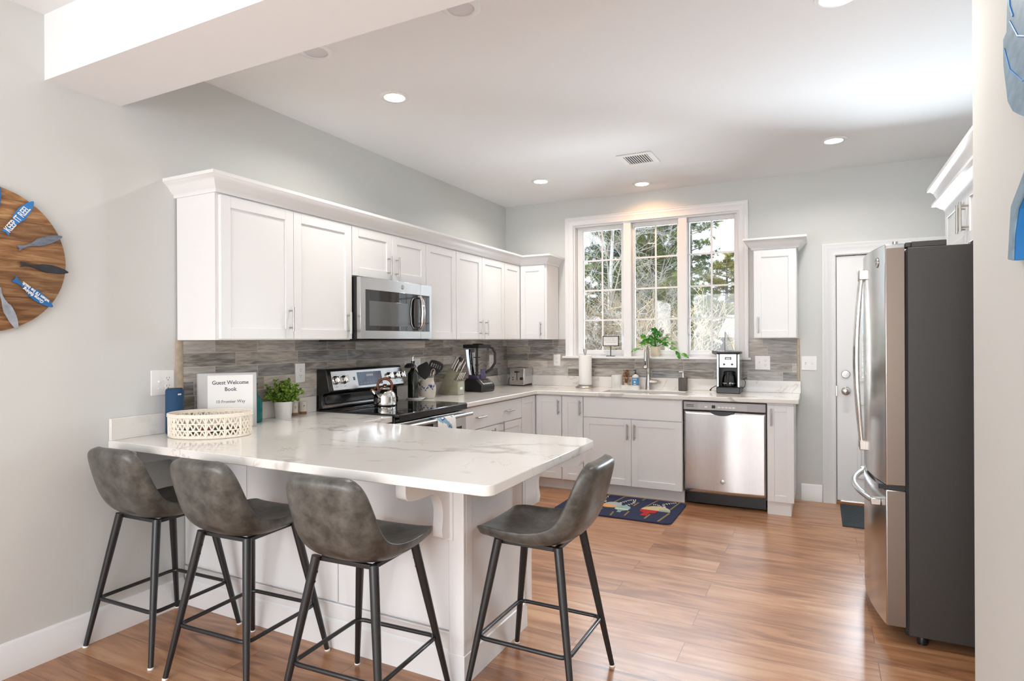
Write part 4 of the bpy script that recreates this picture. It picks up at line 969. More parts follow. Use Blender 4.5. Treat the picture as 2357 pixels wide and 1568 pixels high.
# welcome binder
A = Vector((.064, -3.661, 0)); B = Vector((.253, -3.442, 0)); bx = (B - A).normalized(); bn = Vector((bx.y, -bx.x, 0)); Lb = (B - A).length
t = thing('binder', 'grey binder reading Guest Welcome Book standing behind the basket', 'binder', ((A + B) / 2 + Vector((0, 0, Z))))
M['binder'] = pm('grey_vinyl', (.50, .50, .51), .3, coat=.3)
def BF(u, w_, z): p = A + bx * u + bn * w_; return (p.x, p.y, Z + z)
MB().fbox(BF, .004, Lb, -.004, 0, .001, .295).fbox(BF, .004, Lb, -.045, -.041, .001, .295).fbox(BF, 0, .004, -.045, 0, .001, .295).obj('cover', M['binder'], t, bev=.0015)
MB().fbox(BF, .02, Lb - .012, -.036, -.008, .006, .285).obj('pages', M['paper'], t, sm=False)
pg = MB().fbox(BF, .050, Lb - .018, 0, .0008, .006, .284).obj('title_page', M['paper'], t, sm=False)
pc = (.050 + Lb - .018) / 2; M['navyink'] = pm('navy_ink', '#23274a', .7)
def BT(u, z): return frame(BF(u, .0009, z), bx, (0, 0, 1), bn)
text('Guest Welcome\nBook', .0285, M['navyink'], 'title', BT(pc, .226), pg, bold=.0003, sx=.94, serif=.0022, space=1.25, ext=.0002)
text('10 Frontier Way', .0225, M['navyink'], 'address', BT(pc, .142), pg, bold=.0, sx=.94, serif=.0015, ext=.0002)

# white woven basket: three rows of zig-zag cord between hoops
BC = (.297, -3.755); BR = (.192, .140); BA = 28
t = thing('basket', 'low oval white woven cord basket in front of the binder', 'basket', (*BC, Z))
M['cord'] = pm('white_cord', '#ece4d6', .75, nvar=.06, nscale=120)
ca, sa = math.cos(R_(BA)), math.sin(R_(BA))
def el(a, z, k=1): 
    x, y = BR[0] * k * math.cos(a), BR[1] * k * math.sin(a); return (BC[0] + x * ca - y * sa, BC[1] + x * sa + y * ca, Z + z)
N_ = 60
b = MB()
for z, r in ((.006, .0055), (.012, .004), (.104, .006), (.112, .0055)): b.tube([el(2 * math.pi * i / N_, z, .985 if z < .02 else 1.02) for i in range(N_)], r, 8, closed=True)
for z in (.040, .072): b.tube([el(2 * math.pi * i / N_, z, 1.0) for i in range(N_)], .0035, 6, closed=True)
b.obj('hoop', M['cord'], t)
b = MB(); n = 42
for z0, z1 in ((.010, .040), (.040, .072), (.072, .105)):
    for i in range(n):
        a = 2 * math.pi * i / n; da = 2 * math.pi / n
        b.tube([el(a, z0), el(a + da * .42, z1)], .0038, 6).tube([el(a + da * .42, z1), el(a + da, z0)], .0038, 6)
for i in range(14):
    a = 2 * math.pi * i / 14; b.tube([el(a, .006), el(a, .108, 1.005)], .005, 6)
b.obj('woven_wall', M['cord'], t)
b = MB(); b.add([el(2 * math.pi * i / N_, .004, .97) for i in range(N_)] + [el(2 * math.pi * i / N_, .001, .97) for i in range(N_)], [tuple(range(N_)), tuple(range(2 * N_ - 1, N_ - 1, -1))] + [(i, (i + 1) % N_, N_ + (i + 1) % N_, N_ + i) for i in range(N_)])
b.obj('bottom', M['cord'], t)
# packets lying in the basket, seen through the cords
pk = [('snack_packet', 'dark red packet lying inside the woven basket', (.27, -3.76), (.10, .06, .035), '#7b2436', 10), ('snack_packet', 'dark green packet lying inside the woven basket', (.345, -3.715), (.09, .06, .045), '#1f3d33', 40),
      ('snack_packet', 'black packet at the left inside the woven basket', (.225, -3.815), (.07, .06, .040), '#26222a', -15), ('snack_packet', 'brown packet at the right end inside the woven basket', (.400, -3.700), (.05, .05, .040), '#5d4433', 15)]
for nme, lab, (x, y), (sx, sy, sz_), c_, a in pk:
    b = MB(); vs = []; nx = 8
    for j in range(nx + 1):
        for i in range(nx + 1):
            u, v = -1 + 2 * i / nx, -1 + 2 * j / nx; h = max(0, (1 - abs(u) ** 2.5) * (1 - abs(v) ** 2.5)) ** .5
            vs.append((u * sx / 2, v * sy / 2, .006 + sz_ * .5 + h * sz_ * .5))
    top = len(vs)
    for j in range(nx + 1):
        for i in range(nx + 1):
            u, v = -1 + 2 * i / nx, -1 + 2 * j / nx; h = max(0, (1 - abs(u) ** 2.5) * (1 - abs(v) ** 2.5)) ** .5
            vs.append((u * sx / 2, v * sy / 2, .0055 + sz_ * .5 - h * sz_ * .48))
    fs = []
    for j in range(nx):
        for i in range(nx):
            q = j * (nx + 1) + i; fs += [(q, q + 1, q + nx + 2, q + nx + 1), (top + q, top + q + nx + 1, top + q + nx + 2, top + q + 1)]
    b.add(vs, fs); b.xf(Matrix.Translation((x, y, Z)) @ Matrix.Rotation(R_(a), 4, 'Z'))
    tag(b.obj(nme, pm('packet_' + c_[1:], c_, .35), org=(x, y, Z)), lab, 'packet')

# teal bottle
M['teal'] = None
m_, N, L, bs = new_mat('teal_glass'); bs.inputs['Base Color'].default_value = lin('#0f8f8f'); bs.inputs['Roughness'].default_value = .05; bs.inputs['Transmission Weight'].default_value = .55; bs.inputs['IOR'].default_value = 1.45; M['teal'] = m_
tag(MB().lathe([(.001, .0), (.034, .0), (.040, .006), (.0415, .02), (.0415, .105), (.038, .128), (.026, .148), (.016, .162), (.0135, .185), (.0135, .212), (.016, .214), (.016, .224), (.012, .226), (.001, .226)], (.100, -3.325, Z), 32).obj('bottle', M['teal'], org=(.1, -3.325, Z)), 'teal glass bottle standing right behind the binder', 'bottle')

# potted faux eucalyptus
t = thing('potted_plant', 'bushy green plant in a white dimpled pot beside the teal bottle', 'plant', (.090, -3.108, Z))
m_, N, L, bs = new_mat('white_dimpled_ceramic'); bs.inputs['Base Color'].default_value = (.85, .85, .84, 1); bs.inputs['Roughness'].default_value = .35
pot = MB(); n, r_ = 48, 14; vs = []; fs = []
for j in range(r_ + 1):
    for i in range(n):
        a = 2 * math.pi * i / n; k = j / r_; rr = .046 + .009 * k - .0022 * (.5 + .5 * math.cos(12 * a + (j % 2) * math.pi)) * (0 if j in (0, r_) else 1) 
        vs.append((.090 + rr * math.cos(a), -3.108 + rr * math.sin(a), Z + .100 * k))
for j in range(r_):
    for i in range(n): fs.append((j * n + i, j * n + (i + 1) % n, (j + 1) * n + (i + 1) % n, (j + 1) * n + i))
fs.append(tuple(range(n - 1, -1, -1))); pot.add(vs, fs)
pot.lathe([(.055, .100), (.050, .100), (.046, .085), (.001, .085)], (.090, -3.108, Z), n, cap=False)
pot.obj('pot', m_, t)
def leafmat(name, c0, c1, sc=30):
    m_, N, L, b = new_mat(name); t = N.new('ShaderNodeTexCoord'); n = N.new('ShaderNodeTexNoise'); n.inputs['Scale'].default_value = sc; L.new(t.outputs['Object'], n.inputs[0])
    r = N.new('ShaderNodeValToRGB'); r.color_ramp.elements[0].position = .35; r.color_ramp.elements[1].position = .65; r.color_ramp.elements[0].color = lin(c0); r.color_ramp.elements[1].color = lin(c1)
    L.new(n.outputs[0], r.inputs[0]); L.new(r.outputs[0], b.inputs['Base Color']); b.inputs['Roughness'].default_value = .5
    return m_
rnd = random.Random(3)
fol = MB(); st = MB()
for s in range(46):
    a = rnd.uniform(0, 2 * math.pi); tilt = rnd.uniform(.05, 1.05); ln = rnd.uniform(.08, .155) * (1.0 if tilt < .6 else .85)
    d = Vector((math.cos(a) * math.sin(tilt), math.sin(a) * math.sin(tilt), math.cos(tilt)))
    if d.x < -.35: d.x *= .3; d.normalize()
    p0 = Vector((.090 + .03 * math.cos(a), -3.108 + .03 * math.sin(a), Z + .09)); pts = []
    for i in range(6):
        k = i / 5; pts.append(p0 + d * ln * k - Vector((0, 0, 1)) * .03 * k * k * tilt)
    st.tube(pts, .0012, 4)
    for i in range(1, 6):
        for q in range(4):
            b_ = rnd.uniform(0, 6.28); dd = (d * .5 + Vector((math.cos(b_), math.sin(b_), rnd.uniform(-.1, .9)))).normalized()
            leaf(fol, pts[i] + Vector((rnd.uniform(-.004, .004),) * 3), dd, rnd.uniform(.015, .026), rnd.uniform(.013, .021), .15, .3, up=Vector((rnd.uniform(-.2, .9), rnd.uniform(-.9, .2), rnd.uniform(.2, 1))), n=3)
fol.obj('foliage', leafmat('bush_leaf', '#1f4519', '#a6cc4a', 80), t); st.obj('stem', pm('green_stem', '#4a6b2c', .6), t)

# salt and pepper shakers
M['shk'] = pm('cream_ceramic', '#d9d2c6', .4); M['shkb'] = pm('brown_base', '#8a6648', .5)
def shaker_pot(x, y, ch, label):
    t = thing('shaker', label, 'shaker', (x, y, Z), 'salt and pepper shakers')
    MB().lathe([(.001, 0), (.021, 0), (.022, .003), (.022, .018), (.001, .018)], (x, y, Z), 24).obj('base', M['shkb'], t)
    MB().lathe([(.022, .018), (.022, .078), (.020, .082), (.001, .083)], (x, y, Z), 24).obj('body', M['shk'], t)
    a = math.atan2(-5.76 - y, 3 - x) + .3; o = Vector((x + .0222 * math.cos(a), y + .0222 * math.sin(a), Z + .052))
    text(ch, .02, M['ink'], 'letter', frame(o, (-math.sin(a), math.cos(a), 0), (0, 0, 1), (math.cos(a), math.sin(a), 0)), t, ext=.0006)
shaker_pot(.055, -2.990, 'S', 'cream shaker marked S just right of the potted plant'); shaker_pot(.052, -2.915, 'P', 'cream shaker marked P next to the range')

# ============================================================ kettle on the cooktop
KX, KY, KZ_ = .263, -2.361, .926
t = thing('kettle', 'shiny steel whistling kettle with wooden ring handle on the cooktop', 'kettle', (KX, KY, KZ_))
MB().lathe([(.001, 0), (.070, 0), (.078, .003), (.079, .009), (.077, .012), (.078, .045), (.075, .070), (.066, .092), (.050, .108), (.034, .116), (.030, .118), (.001, .118)], (KX, KY, KZ_), 40).obj('body', M['chrome'], t)
MB().lathe([(.036, .114), (.034, .121), (.018, .127), (.004, .129), (.004, .135), (.001, .136)], (KX, KY, KZ_), 28, cap=False).obj('lid', M['chrome'], t)
part_label(MB().lathe([(.003, .133), (.014, .137), (.016, .143), (.010, .149), (.001, .150)], (KX, KY, KZ_), 20).obj('lid_knob', M['kettlewood'], t), 'wooden lid knob')
rt_ = Vector((.84, .54, 0)).normalized()      # the handle ring lies in this vertical plane
b = MB(); pts = []
for i in range(25):
    a = R_(-38 + 256 * i / 24); pts.append(Vector((KX, KY, KZ_ + .136)) + rt_ * .050 * math.cos(a) + Vector((0, 0, .050 * math.sin(a))))
b.tube(pts, [.0095] * 25, 10); part_label(b.obj('handle', M['kettlewood'], t), 'reddish wooden ring handle')
sp0 = Vector((KX, KY, KZ_ + .075)) - rt_ * .060
MB().tube([sp0, sp0 - rt_ * .016 + Vector((0, 0, .014)), sp0 - rt_ * .026 + Vector((0, 0, .028))], [.020, .016, .012], 14).obj('spout', M['chrome'], t)
q = sp0 - rt_ * .028 + Vector((0, 0, .033))
w_ = MB().sph(q, .0125, 14, 10).tube([q + rt_ * .006, q + rt_ * .022 + Vector((0, 0, .012))], .006, 8).obj('whistle', M['kettlewood'], t)
MB().sph(q + Vector((.009, -.010, .002)), .006, 10, 8).obj('whistle_cap', pm('brass', (.75, .6, .25), .25, 1), w_)

# ============================================================ right of the range
M['stone'] = pm('stoneware', '#c9c2b6', .3, nvar=.05, nscale=30)
DXc, DYc = .165, -1.868
tag(MB().lathe([(.001, .002), (.045, .002), (.048, 0), (.070, .010), (.078, .020), (.076, .022), (.066, .014), (.04, .008), (.001, .008)], (DXc, DYc, Z), 32).obj('spoon_rest', M['plate'], org=(DXc, DYc, Z)), 'white spoon rest under the dark oil bottle', 'spoon rest')
t = thing('oil_bottle', 'tall dark square oil bottle with a metal pourer beside the range', 'bottle', (.150, -1.875, Z + .009))
m_, N, L, bs = new_mat('dark_olive_glass'); bs.inputs['Base Color'].default_value = (.010, .012, .006, 1); bs.inputs['Roughness'].default_value = .06; bs.inputs['Specular IOR Level'].default_value = .7
b = MB(); zz = Z + .009
def sq(h, z, r=.012):
    pts = []
    for cx, cy, a0 in ((h - r, h - r, 0), (-h + r, h - r, 90), (-h + r, -h + r, 180), (h - r, -h + r, 270)): pts += arc(cx, cy, r, a0, a0 + 90, 4)
    return [(x, y, z) for x, y in pts]
rings = [sq(.030, 0), sq(.033, .003), sq(.033, .200)] + [[((h * math.cos(2 * math.pi * i / 20 + .15)), h * math.sin(2 * math.pi * i / 20 + .15), z) for i in range(20)] for h, z in ((.030, .218), (.020, .232), (.0135, .245), (.0125, .285), (.015, .287), (.015, .297), (.011, .298))]
vs = [p for r in rings for p in r]; fs = [(j * 20 + i, j * 20 + (i + 1) % 20, (j + 1) * 20 + (i + 1) % 20, (j + 1) * 20 + i) for j in range(len(rings) - 1) for i in range(20)] + [tuple(range(19, -1, -1)), tuple(range((len(rings) - 1) * 20, len(rings) * 20))]
b.add(vs, fs).xf(Matrix.Translation((.150, -1.875, zz)) @ Matrix.Rotation(R_(-3), 4, 'Z')); b.obj('glass', m_, t)
part_label(MB().lathe([(.010, .296), (.009, .308), (.004, .312)], (.150, -1.875, zz), 14).tube([(.150, -1.875, zz + .308), (.150, -1.874, zz + .330), (.158, -1.868, zz + .345)], .0036, 8).obj('pourer', M['chrome'], t), 'metal pourer')

CKX, CKY = .170, -1.715
t = thing('utensil_crock', 'grey stoneware crock with blue painted vine holding cooking tools', 'crock', (CKX, CKY, Z))
MB().lathe([(.001, 0), (.052, 0), (.058, .005), (.068, .035), (.073, .070), (.071, .100), (.060, .128), (.055, .136), (.055, .158), (.057, .166), (.052, .168), (.048, .160), (.047, .02), (.001, .018)], (CKX, CKY, Z), 40).obj('pot', M['stone'], t)
ch = Vector((-.35, -.75, 0)).normalized()
pts = [Vector((CKX, CKY, Z)) + ch * r + Vector((0, 0, z)) for r, z in ((.054, .150), (.072, .155), (.082, .138), (.080, .110), (.070, .088))]
MB().tube(pts, [.007, .0075, .0075, .007, .006], 10).obj('handle', M['stone'], t)
b = MB(); bl = MB(); a0 = math.atan2(-5.76 - CKY, 3 - CKX)
pts = []
for i in range(14):
    a = a0 - .75 + 1.7 * i / 13; z = .082 + .014 * math.sin(i * 1.1) + .0015 * i; r = .0735
    pts.append((CKX + r * math.cos(a), CKY + r * math.sin(a), Z + z))
    d = Vector((-math.sin(a), math.cos(a), 1 if i % 2 else -1))
    leaf(bl, (CKX + r * math.cos(a), CKY + r * math.sin(a), Z + z), d, .014, .009, 0, 0, up=Vector((math.cos(a), math.sin(a), 0)), n=3)
b.tube(pts, .0012, 5); b.join(bl); b.sph((CKX + .073 * math.cos(a0 + .45), CKY + .073 * math.sin(a0 + .45), Z + .105), (.009, .009, .010), 10, 8)
part_label(b.obj('painted_vine', pm('cobalt_paint', '#2b3b86', .4), t), 'blue vine motif')
def FC(c, ud, n):  # frame facing n with up ud
    ud = Vector(ud).normalized(); x = ud.cross(Vector(n)).normalized(); z = x.cross(ud); return frame(c, x, ud, z)
cam_n = Vector((.56, -.83, 0))
def tool(name, label, base, tip, build, hr=.005, hm='black'):
    t = thing(name, label, 'cooking utensil', base, 'cooking tools in the crock')
    base, tip = Vector(base), Vector(tip)
    MB().tube([base, tip], [hr, hr * .9], 8).obj('shaft', M[hm], t)
    build(t, tip, (tip - base).normalized()); return t
Zc = Z + .025
def head_poly(poly, th=.003, slots=(), name='head', mat='black'):
    def f(t, tip, d):
        Mx = FC(tip, d, cam_n)
        b = MB()
        if not slots: b.prism(poly, 'z', -th, th)
        else:
            # solid outline made of strips so that the slots are open
            for q in poly: b.prism(q, 'z', -th, th)
        b.xf(Mx); b.obj(name, M[mat], t, bev=.001)
    return f
turn = [(-.012, -.01), (.012, -.01), (.040, .02), (.050, .045), (.042, .125), (.030, .140), (-.036, .115), (-.050, .10), (-.046, .03)]
tool('turner', 'black flat turner with broad blade in the crock behind the oil bottle', (CKX + .0, CKY + .01, Zc), (CKX + .02, CKY - .055, Z + .170), head_poly(turn))
def sl(t, tip, d):
    b = MB(); W2 = lambda v: .020 + .045 * min(1, v / .055)
    xs = [-.052, -.039, -.033, -.021, -.015, -.003, .003, .015, .021, .033, .039, .052]
    for i in range(0, 12, 2):
        x0, x1 = xs[i], xs[i + 1]
        def top(x): return .098 - .016 * ((x + .03) / .06) ** 2 * .4
        def bot(x): return .0 if abs(x) < .018 else (abs(x) - .018) * 1.5
        b.prism([(x0, bot(x0)), (x1, bot(x1)), (x1, top(x1)), (x0, top(x0))], 'z', -.002, .002)
    b.prism([(-.024, -.012), (.024, -.012), (.050, .030), (.052, .045), (-.052, .045), (-.050, .030)], 'z', -.002, .002)
    b.prism([(-.056, .080), (.056, .080), (.052, .098), (.02, .108), (-.02, .108), (-.052, .098)], 'z', -.002, .002)
    b.prism([(-.058, .045), (-.046, .040), (-.046, .085), (-.058, .082)], 'z', -.002, .002).prism([(.058, .045), (.046, .040), (.046, .085), (.058, .082)], 'z', -.002, .002)
    b.xf(FC(tip, d, cam_n)); b.obj('slotted_head', M['black'], t)
tool('slotted_turner', 'black slotted turner leaning right out of the crock', (CKX - .01, CKY - .01, Zc), (CKX + .01, CKY + .075, Z + .200), sl)
def ladle(t, tip, d):
    b = MB().lathe([(.001, -.022), (.025, -.018), (.042, -.004), (.048, .012), (.044, .012), (.036, -.002), (.001, -.014)], n=24); b.xf(FC(tip + d * .03, Vector((.2, -.3, 1)), cam_n) @ Matrix.Rotation(R_(75), 4, 'X')); b.obj('bowl', M['black'], t)
tool('ladle', 'black ladle with round bowl half hidden behind the oil bottle', (CKX - .02, CKY - .0, Zc), (CKX - .03, CKY - .165, Z + .245), ladle)
def whisk(t, tip, d):
    b = MB(); Mx = FC(tip, d, cam_n)
    for k in range(5):
        a = math.pi * k / 5; pts = []
        for i in range(17):
            s_ = math.pi * 2 * i / 16; v = .045 - .045 * math.cos(s_); u = .022 * math.sin(s_) * (.6 + .4 * v / .09); pts.append(Mx @ Vector((u * math.cos(a), v, u * math.sin(a))))
        b.tube(pts, .0011, 5)
    b.obj('wires', M['chrome'], t)
tool('whisk', 'wire balloon whisk standing in the crock', (CKX + .015, CKY + .0, Zc), (CKX + .03, CKY + .020, Z + .150), whisk, .005, 'chrome')
def spoon(t, tip, d): MB().sph(tip, (.012, .012, .014), 12, 8).obj('head', M['spoonwood'], t)
tool('wooden_spoon', 'pale wooden spoon handle sticking out at the right of the crock', (CKX - .015, CKY + .0, Zc), (CKX + .035, CKY + .048, Z + .205), spoon, .0075, 'spoonwood')

# knife block: slanted block with a stepped front
M['block'] = pm('olive_grey_wood', '#8f8b78', .45, nvar=.12, nscale=8, stretch=(1, 30, 4))
M['blockf'] = pm('pale_grey_front', '#a8ab9f', .4)
t = thing('knife_block', 'olive grey wooden knife block full of steel knives', 'knife block', (.18, -1.33, Z))
ky0, ky1 = -1.382, -1.275
MB().prism([(.046, Z + .018), (.070, Z + .002), (.135, Z), (.238, Z + .182), (.158, Z + .228)], 'y', ky0, ky1).obj('slanted_block', M['block'], t, bev=.003)
s2 = MB().prism([(.137, Z), (.252, Z), (.252, Z + .117), (.206, Z + .128)], 'y', ky0 + .002, ky1 - .002).obj('front_block', M['block'], t, bev=.003)
MB().box(.252, .2535, ky0 + .006, ky1 - .006, Z + .004, Z + .112).obj('face', M['blockf'], s2, sm=False)
MB().box(.2534, .2545, ky0 + .035, ky0 + .075, Z + .045, Z + .067).obj('name_plate', M['plate'], s2, sm=False)
ax_ = Vector((.103, 0, .182)).normalized()     # knives lean along the block
def knife(x, y, z, ln, r, label, mat='chrome', group='kitchen knives'):
    p = Vector((x, y, z)); b = MB()
    side = Vector((-ax_.z, 0, ax_.x))
    for k0, k1, h in ((-.02, 0, .5), ): pass
    pts = [(0, .75), (.12, 1), (.5, .85), (.8, 1), (.95, 1.1), (1, .8)]
    vs = []; fs = []; n = 10
    for k, s_ in pts:
        for i in range(n):
            a = 2 * math.pi * i / n; vs.append(p + ax_ * ln * k + side * r * s_ * math.cos(a) + Vector((0, 1, 0)) * r * .55 * math.sin(a))
    for j in range(len(pts) - 1):
        for i in range(n): fs.append((j * n + i, j * n + (i + 1) % n, (j + 1) * n + (i + 1) % n, (j + 1) * n + i))
    fs += [tuple(range(n - 1, -1, -1)), tuple(range((len(pts) - 1) * n, len(pts) * n))]
    b.add(vs, fs); b.join(MB().box(-.001, .001, -.001, .001, -.03, .002).xf(Matrix.Translation(p)))
    tag(b.obj('knife', M[mat], org=p), label, 'knife', group)
def on_top(k): return (.158 + .080 * k, Z + .228 - .046 * k)
for i, (k, y, ln, lab) in enumerate([(.16, -1.362, .125, 'steel knife at the near rear corner of the block'), (.18, -1.295, .125, 'steel knife at the far rear corner of the block'), (.42, -1.365, .115, 'steel knife in the near middle of the block'), (.45, -1.292, .120, 'steel knife in the far middle of the block'), (.72, -1.362, .105, 'steel knife at the near front of the block'), (.76, -1.290, .105, 'steel knife at the far front of the block')]):
    x, z = on_top(k); knife(x, y, z - .002, ln, .0105, lab)
x, z = on_top(.40); knife(x, -1.328, z - .002, .128, .017, 'black handled scissors in the middle of the knife block', 'black')
for i in range(4):
    y = -1.370 + i * .027; knife(.229, y, Z + .121, .085, .0075, ['nearest', 'second', 'third', 'farthest'][i] + ' of the four steak knives in the front of the block', group='steak knives')

# blender
BXc, BYc = .215, -.945
t = thing('blender', 'black countertop blender with a tall clear jar under the upper cabinets', 'blender', (BXc, BYc, Z))
M['jar'] = clearglass('clear_jar', (.95, .95, .97), refl=.1, rough=.03)
M['smoke'] = pm('smoky_purple_plastic', (.09, .08, .16), .15)
prof = [(-.105, .006), (-.095, 0), (.085, 0), (.100, .010), (.104, .050), (.100, .066), (.030, .118), (-.085, .120), (-.105, .10)]
def RB(b): return rot_about(b, (BXc, BYc, 0), 22)
ang_b = 22
def BL(u, y, z): return (BXc + u, BYc + y, Z + z)
b = MB(); n = len(prof)
b.add([BL(u, -.095, z) for u, z in prof] + [BL(u, .095, z) for u, z in prof], [tuple(range(n)), tuple(range(2 * n - 1, n - 1, -1))] + [(i, (i + 1) % n, n + (i + 1) % n, n + i) for i in range(n)])
TURN = Matrix.Translation((BXc, BYc, 0)) @ Matrix.Rotation(R_(-8), 4, 'Z') @ Matrix.Translation((-BXc, -BYc, 0))
b.xf(TURN); bb = b.obj('base', M['black'], t, bev=.010, seg=3)
d_ = Vector((.070, 0, -.052)).normalized(); nn = Vector((.052, 0, .070)).normalized()
def PN(u, w_, h): p = Vector(BL(.035, 0, .1165)) + d_ * h + nn * w_; return tuple(TURN @ Vector((p.x, p.y + u, p.z)))
cp = MB().fbox(PN, -.070, .070, -.004, .004, .004, .080).obj('control_panel', M['steel'], bb, bev=.004)
for i in range(4):
    for j in range(2): MB().fbox(PN, -.055 + i * .029, -.033 + i * .029, .004, .0055, .012 + j * .028, .034 + j * .028).obj('button', M['black'], cp, bev=.001)
jx = -.030
rings = []
for s_, z in ((.052, .118), (.055, .135), (.070, .23), (.083, .40)):
    r = .018; pts = []
    for cx, cy, a0 in ((s_ - r, s_ - r, 0), (-s_ + r, s_ - r, 90), (-s_ + r, -s_ + r, 180), (s_ - r, -s_ + r, 270)): pts += arc(cx, cy, r, a0, a0 + 90, 4)
    rings.append([tuple(TURN @ Vector(BL(jx + x, y, z))) for x, y in pts])
n = 20; b = MB(); b.add([p for r in rings for p in r], [(j * n + i, j * n + (i + 1) % n, (j + 1) * n + (i + 1) % n, (j + 1) * n + i) for j in range(3) for i in range(n)])
j_ = b.obj('jar', M['jar'], t, ang=60)
b = MB().fbox(BL, jx - .060, jx + .060, -.060, .060, .112, .150).xf(TURN); b.obj('collar', M['smoke'], j_, bev=.008)
b = MB().lathe([(.012, .14), (.010, .37), (.012, .40)], BL(jx, 0, 0), 12)
for z in (.17, .24, .31): b.join(MB().box(-.035, .035, -.007, .007, -.004, .004).xf(Matrix.Translation(BL(jx, 0, z)) @ Matrix.Rotation(z * 11, 4, 'Z')))
b.xf(TURN); b.obj('blade_shaft', M['black'], j_)
b = MB().fbox(BL, jx - .092, jx + .092, -.092, .092, .395, .428).fbox(BL, jx - .03, jx + .05, -.03, .03, .428, .436).xf(TURN); b.obj('lid', M['black'], t, bev=.012)
hp = [BL(jx + .070, .05, .415), BL(jx + .105, .095, .395), BL(jx + .120, .115, .35), BL(jx + .120, .115, .26), BL(jx + .095, .085, .20), BL(jx + .055, .050, .165)]
b = MB().tube([TURN @ Vector(p) for p in hp], [.012, .012, .011, .011, .012, .012], 10); b.obj('handle', M['black'], j_)
b = MB().fbox(BL, .032, .046, -.030, .030, .108, .205).xf(TURN); b.obj('jar_lug', M['smoke'], j_, bev=.004)

# toaster
t = thing('toaster', 'small brushed steel toaster in the back corner of the counter', 'toaster', (.236, -.135, Z))
x0, x1, y0, y1 = .150, .322, -.225, -.030
b = MB()
pr = [(x0, Z + .018)] + [(x0 + .02 - .02 * math.cos(R_(a)), Z + .165 + .02 * math.sin(R_(a))) for a in (0, 30, 60, 90)] + [(x1 - .02 + .02 * math.sin(R_(a)), Z + .165 + .02 * math.cos(R_(a))) for a in (0, 30, 60, 90)] + [(x1, Z + .018)]
b.prism(pr, 'y', y0 + .012, y1); b.obj('shell', M['steel'], t, bev=.003)
MB().box(x0 + .004, x1 - .004, y0 + .016, y1 - .004, Z, Z + .020).obj('base', M['black'], t, bev=.004)
fp = MB().box(x0 + .004, x1 - .004, y0, y0 + .014, Z + .010, Z + .178).obj('end_panel', M['steel'], t, bev=.006)
MB().box(.232, .240, y0 - .001, y0 + .002, Z + .055, Z + .150).obj('lever_slot', M['slot'], fp, sm=False)
MB().box(.216, .256, y0 - .022, y0, Z + .135, Z + .150).obj('lever', M['black'], fp, bev=.005)
MB().lathe([(.016, 0), (.015, .012), (.001, .013)], n=20).xf(frame((.288, y0, Z + .075), (1, 0, 0), (0, 0, 1), (0, -1, 0))).obj('dial', M['black'], fp)
for z_ in (.085, .062): MB().sph((.190, y0, Z + z_), .006, 12, 8).obj('button', M['black'], fp)
MB().box(.205, .268, y0 - .0015, y0 + .001, Z + .032, Z + .044).obj('name_plate', M['nickel'], fp, sm=False)
MB().box(x0 + .035, x0 + .065, y0 + .04, y1 - .03, Z + .1845, Z + .1862).box(x1 - .065, x1 - .035, y0 + .04, y1 - .03, Z + .1845, Z + .1862).obj('bread_slot', M['slot'], t, sm=False)
part_label(MB().tube([(x0 + .01, y1 - .03, Z + .05), (x0 - .03, y1 - .06, Z + .11), (x0 - .055, y0 + .09, Z + .06), (x0 - .045, y0 + .06, Z + .006), (x0 - .02, y0 + .05, Z + .004)], .0035, 8).obj('power_cord', M['black'], t), 'black cord')

# ============================================================ along the window counter
PX_, PY_ = .945, -.150
t = thing('paper_towel_holder', 'steel paper towel holder with a domed base left of the sink', 'paper towel holder', (PX_, PY_, Z))
MB().lathe([(.001, .0), (.094, 0), (.096, .004), (.090, .014), (.072, .024), (.058, .027), (.001, .027)], (PX_, PY_, Z), 40).obj('base', M['nickel'], t)
MB().lathe([(.007, .027), (.007, .325), (.012, .328), (.018, .372), (.016, .376), (.001, .377)], (PX_, PY_, Z), 20).obj('post', M['nickel'], t)
tag(MB().lathe([(.020, .0), (.062, 0), (.063, .004), (.063, .282), (.061, .286), (.020, .286), (.0195, .20)], (PX_, PY_, Z + .0285), 40).obj('paper_towel_roll', M['paper'], org=(PX_, PY_, Z + .0285)), 'full white paper towel roll on the steel holder', 'paper towels')

M['ceram'] = pm('pale_grey_ceramic', '#dcdcd8', .18)
t = thing('sink_caddy', 'white ceramic sink caddy with a round cup and low tray', 'sink caddy', (1.33, -.095, Z))
MB().lathe([(.001, .004), (.050, .004), (.052, 0), (.054, .004), (.054, .122), (.052, .126), (.049, .122), (.049, .012), (.001, .012)], (1.250, -.098, Z), 32).obj('cup', M['ceram'], t)
b = MB(); r = .025
pts = []
for cx, cy, a0 in ((1.472 - r, -.062 - r, 0), (1.29 + r, -.062 - r, 90), (1.29 + r, -.135 + r, 180), (1.472 - r, -.135 + r, 270)): pts += arc(cx, cy, r, a0, a0 + 90, 5)
pc_ = [(1.381 + (x - 1.381) * .95, -.0985 + (y + .0985) * .88) for x, y in pts]; n = len(pts)
b.add([(x, y, Z) for x, y in pts] + [(x, y, Z + .034) for x, y in pts] + [(x, y, Z + .034) for x, y in pc_] + [(x, y, Z + .006) for x, y in pc_], [(q * n + i, q * n + (i + 1) % n, (q + 1) * n + (i + 1) % n, (q + 1) * n + i) for q in range(3) for i in range(n)] + [tuple(range(n - 1, -1, -1)), tuple(range(3 * n, 4 * n))])
b.obj('tray', M['ceram'], t)
t = thing('soap_bottle', 'clear soap bottle with blue label and black pump standing in the sink caddy', 'soap bottle', (1.430, -.098, Z + .007))
zz = Z + .007
